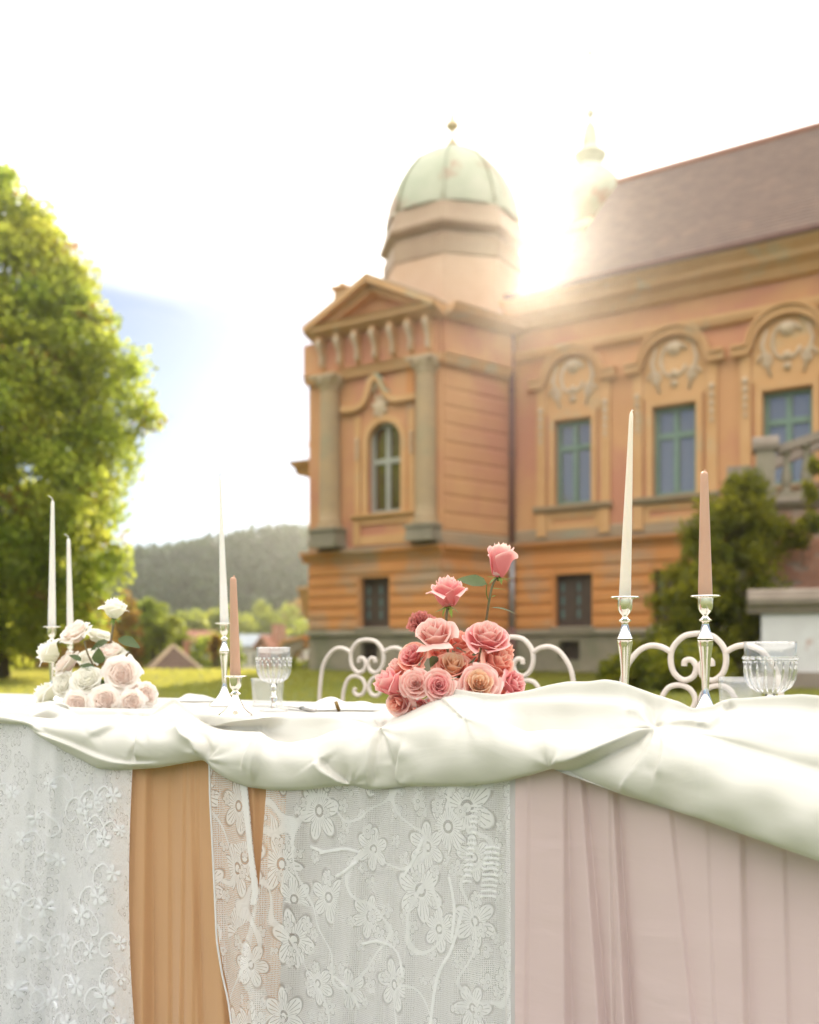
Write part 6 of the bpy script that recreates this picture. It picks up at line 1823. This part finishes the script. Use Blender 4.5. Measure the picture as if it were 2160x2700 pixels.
def sepals(parent,c,ax,R,n=5):
    m=MB(); ax=Vector(ax).normalized(); t1=ax.orthogonal().normalized(); t2=ax.cross(t1)
    for i in range(n):
        a=2*math.pi*i/n+0.4; d=t1*math.cos(a)+t2*math.sin(a)
        leafblade(m,c+d*R*0.05,d*0.8-ax*random.uniform(0.1,0.7),ax,R*random.uniform(0.75,1.05),R*0.13,bend=random.uniform(-0.3,0.4),nseg=5)
    m.lathe([(0,-R*0.28),(R*0.10,-R*0.22),(R*0.17,-R*0.05),(R*0.2,R*0.08)],c,10,axis=ax)
    m.build("sepal",M['sepal'],parent,smooth=True)

BY=1.99
PB=thing("pink_rose_bouquet","bouquet of coral-pink roses with two taller stems at the table's centre","bouquet",tuple(seat(1200,BY)))
def R_(x,y,d,Y,ax,st,mo,mi,seed,tw=0.0): return rose(PB,x,y,d*1.07,Y,ax,st,M[mo],M[mi],seed,tw)
r1=R_(1319,1476,84,2.00,(0.10,-0.12,1),'bud','pink','pink_pale',1)
r2=R_(1180,1557,102,1.98,(-0.06,-0.22,1),'half','pink','pink',2,0.6)
R_(1288,1667,128,1.96,(0.10,-0.62,0.8),'open','pink','pink_pale',3,0.4)
R_(1146,1672,112,1.95,(-0.22,-0.62,0.78),'half','pink_pale','pink_pale',4,1.3)
R_(1213,1692,74,2.03,(0.05,-0.5,0.9),'half','coral','coral',5)
R_(1083,1724,94,1.96,(-0.45,-0.75,0.55),'open','coral','pink',6,0.9)
R_(1196,1748,112,1.95,(0.05,-0.70,0.75),'open','coral','peach',7,2.0)
R_(1312,1747,100,1.96,(0.55,-0.55,0.65),'half','coral','coral',8,0.3)
R_(1331,1716,66,2.02,(0.7,-0.3,0.6),'half','coral','coral',9)
R_(1030,1805,80,1.93,(-0.62,-0.35,0.75),'bud','pink','pink',10,0.5)
R_(1094,1800,86,1.90,(-0.12,-1,0.22),'open','pink_pale','pink_pale',11,0.0)
R_(1158,1806,92,1.89,(0.0,-1,0.12),'open','pink_pale','pink',12,1.2)
R_(1266,1800,120,1.90,(0.05,-1,0.30),'open','pink_pale','peach',13,2.4)
R_(1355,1802,78,1.94,(0.65,-0.6,0.35),'half','pink','pink',14)
R_(1050,1762,70,1.99,(-0.5,-0.45,0.6),'half','coral','pink_pale',15,0.7)
R_(1220,1830,80,1.93,(0.1,-1,-0.1),'half','pink_pale','pink',16)
R_(1100,1868,84,1.93,(-0.4,-0.9,-0.35),'half','pink','coral',17)
R_(1330,1850,84,1.98,(0.4,-0.8,0.1),'half','coral','coral',18)
R_(1160,1720,70,2.04,(0,-0.6,0.7),'half','coral','coral',19)
R_(1250,1735,80,2.06,(0,-0.5,0.8),'half','coral','coral',20)
R_(1052,1852,78,1.93,(-0.55,-0.8,-0.25),'half','pink_pale','coral',21,0.4)
# carnation
def carnation(parent,x,y,d,Y,ax,mt,seed):
    R=d*Y/F/2; ax=Vector(ax).normalized(); rs=random.Random(seed); m=MB()
    for i in range(34):
        phi=i*2.4; f=i/33; el=lerp(1.35,0.15,f)
        dirv=Vector((math.cos(phi)*math.cos(el),math.sin(phi)*math.cos(el),math.sin(el)))
        side=Vector((-math.sin(phi),math.cos(phi),0)); up=dirv.cross(side)
        L=R*rs.uniform(0.85,1.05); ph=rs.uniform(0,6)
        def fn(a,t):
            w=R*0.42*t**0.8
            z=0.14*R*math.sin(9*a+ph)*t**2
            return Vector(dirv)*L*t*(1+0.06*math.sin(17*a+ph)*t)+side*a*w+up*z
        m.grid(fn,np.linspace(-1,1,13),np.linspace(0.1,1,5),lambda a,t:(a,t))
    o=m.build("carnation",mt,parent,smooth=True,local=True); o.location=P(x,y,Y)-ax*R*0.3-world_pos(parent)
    o.rotation_mode='QUATERNION'; o.rotation_quaternion=Vector((0,0,1)).rotation_difference(ax)
carnation(PB,1110,1642,80,2.03,(-0.25,-0.4,0.9),M['crimson'],5)
sepals(PB,r1[1],r1[2],r1[3]*0.9); sepals(PB,r2[1],r2[2],r2[3]*0.8)
add_stem(PB,[r1[1],P(1300,1540,2.0),P(1289,1590,2.0),P(1278,1660,2.02),P(1240,1850,2.02)],0.0026)
add_stem(PB,[r2[1],P(1177,1630,1.985),P(1178,1680,2.0),P(1195,1850,2.02)],0.0027)
add_leaf(PB,1284,1540,1.99,(-1,0.05,0.22),(0.1,-0.75,0.6),80,42,bend=0.10)
add_leaf(PB,1296,1602,1.99,(1,-0.1,-0.05),(0.1,-0.3,1),64,16,bend=0.22)
m=MB(); m.tube(smooth_line3([P(1284,1540,1.99),P(1283,1565,1.99),P(1290,1588,2.0)]),0.0010,6); m.build("leaf_stalk",M['sepal'],PB,smooth=True)
add_leaf(PB,1290,1552,2.0,(1,-0.2,0.05),(0,-0.2,1),44,9,mt=M['sepal'])
add_leaf(PB,1296,1575,2.0,(0.9,-0.1,0.5),(0,-0.5,1),14,6,mt=M['sepal'])
add_leaf(PB,1304,1528,2.0,(1,-0.1,-0.1),(0,-0.3,1),54,8,mt=M['sepal'],bend=-0.2)
for (x,y,d) in ((1180,1715,(0.4,-0.6,0.5)),(1250,1730,(0.3,-0.7,0.3)),(1270,1745,(0.8,-0.4,0.1)),(1150,1730,(-0.3,-0.7,-0.5)),(1225,1720,(-0.4,-0.7,0.3)),(1210,1795,(-0.2,-0.7,0.6)),(1285,1752,(0.9,-0.3,0.2)),(1204,1770,(0.5,-0.6,-0.6)),(1240,1760,(0.2,-0.5,0.6))):
    add_leaf(PB,x,y,1.975,d,(0.1,-0.5,0.8),44,24)
# hidden vase that carries the stems
m=MB(); b=seat(1200,2.0); m.lathe([(0,0.0),(0.05,0.0),(0.055,0.02),(0.05,0.07),(0.052,0.075),(0,0.075)],b,20,cap=False); m.build("bowl",M['napkin'],PB,smooth=True)

WY=2.58
WB=thing("white_rose_bouquet","bouquet of cream and blush garden roses at the table's left","bouquet",tuple(seat(245,WY)))
def W_(x,y,d,Y,ax,st,mo,mi,seed,tw=0.0): return rose(WB,x,y,d,Y,ax,st,M[mo],M[mi],seed,tw)
w1=W_(302,1602,74,2.58,(0.08,-0.12,1),'half','cream','cream',31)
W_(196,1664,86,2.56,(-0.35,-0.55,0.8),'garden','blush_outer','blush',32)
W_(262,1672,72,2.62,(0.3,-0.1,0.9),'garden','cream','cream',33)
W_(126,1720,78,2.58,(-0.75,-0.05,0.45),'half','cream','cream',34)
W_(170,1746,82,2.56,(-0.65,-0.35,0.6),'garden','blush_outer','blush',35)
W_(289,1716,82,2.56,(0.05,-0.42,0.9),'garden','cream','blush',36)
W_(321,1775,98,2.50,(0.15,-0.95,0.3),'garden','blush_outer','blush',37,0.7)
W_(226,1790,84,2.50,(-0.05,-0.85,0.45),'garden','cream','cream',38,1.4)
W_(163,1802,72,2.53,(-0.4,-0.8,0.3),'garden','cream','cream',39)
W_(116,1828,72,2.55,(-0.75,-0.25,0.5),'half','cream','cream',40)
W_(200,1856,74,2.46,(-0.1,-1,0.15),'garden','blush_outer','blush',41,0.3)
W_(275,1846,82,2.45,(0.0,-1,0.1),'garden','blush_outer','blush',42,2.0)
W_(347,1850,70,2.46,(0.15,-1,0.05),'garden','blush_outer','blush',43,1.1)
W_(391,1830,66,2.50,(0.75,-0.6,0.2),'garden','blush_outer','blush',44)
W_(345,1808,70,2.56,(0.4,-0.7,0.5),'garden','cream','blush',45)
W_(235,1730,66,2.66,(0,-0.5,0.8),'garden','cream','cream',46)
W_(250,1850,70,2.60,(0,-0.8,0.4),'garden','cream','cream',47)
sepals(WB,w1[1],w1[2],w1[3]*0.8)
add_stem(WB,[w1[1],P(297,1660,2.58),P(292,1700,2.58),P(280,1840,2.6)],0.0032)
add_stem(WB,[P(222,1690,2.55),P(232,1725,2.55),P(246,1755,2.57),P(262,1800,2.6)],0.0024)
add_leaf(WB,312,1684,2.57,(1,-0.2,-0.30),(0.25,-0.7,0.7),64,36)
add_leaf(WB,285,1690,2.57,(-1,-0.2,-0.45),(-0.2,-0.7,0.7),52,28)
for (x,y,d,L,W) in ((262,1750,(0.1,-0.5,0.9),44,34),(250,1760,(-0.9,-0.3,0.2),40,22),(215,1742,(-0.8,-0.3,0.5),34,20),(268,1790,(0.1,-0.6,-0.8),44,24),(310,1830,(0.2,-0.5,-0.8),56,24),(240,1820,(0.3,-0.6,-0.5),40,24),(320,1860,(0.0,-0.5,0.8),50,20),(150,1850,(-0.5,-0.6,-0.2),36,24),(285,1755,(0.6,-0.5,-0.3),34,22)):
    add_leaf(WB,x,y,2.52,d,(0.1,-0.6,0.7),L,W)
m=MB(); b=seat(250,2.6); m.lathe([(0,0.0),(0.05,0.0),(0.055,0.02),(0.05,0.06),(0.052,0.065),(0,0.065)],b,20,cap=False); m.build("bowl",M['napkin'],WB,smooth=True)

# ------------------------------------------------------------------ haze: one closed box of thin even air around everything
m=MB(); m.box((-440,-80,-8),(440,575,27))
hz=m.build("haze",None)
hm,hnt,hout=new_mat("thin_evening_haze")
pv=hnt.nodes.new("ShaderNodeVolumePrincipled")
pv.inputs["Color"].default_value=(1.0,0.97,0.92,1)
pv.inputs["Density"].default_value=HAZE_DENSITY
pv.inputs["Anisotropy"].default_value=HAZE_G
hnt.links.new(pv.outputs["Volume"],hout.inputs["Volume"])
hz.data.materials.append(hm)
tag(hz,"thin warm backlit evening haze","haze",kind="stuff")
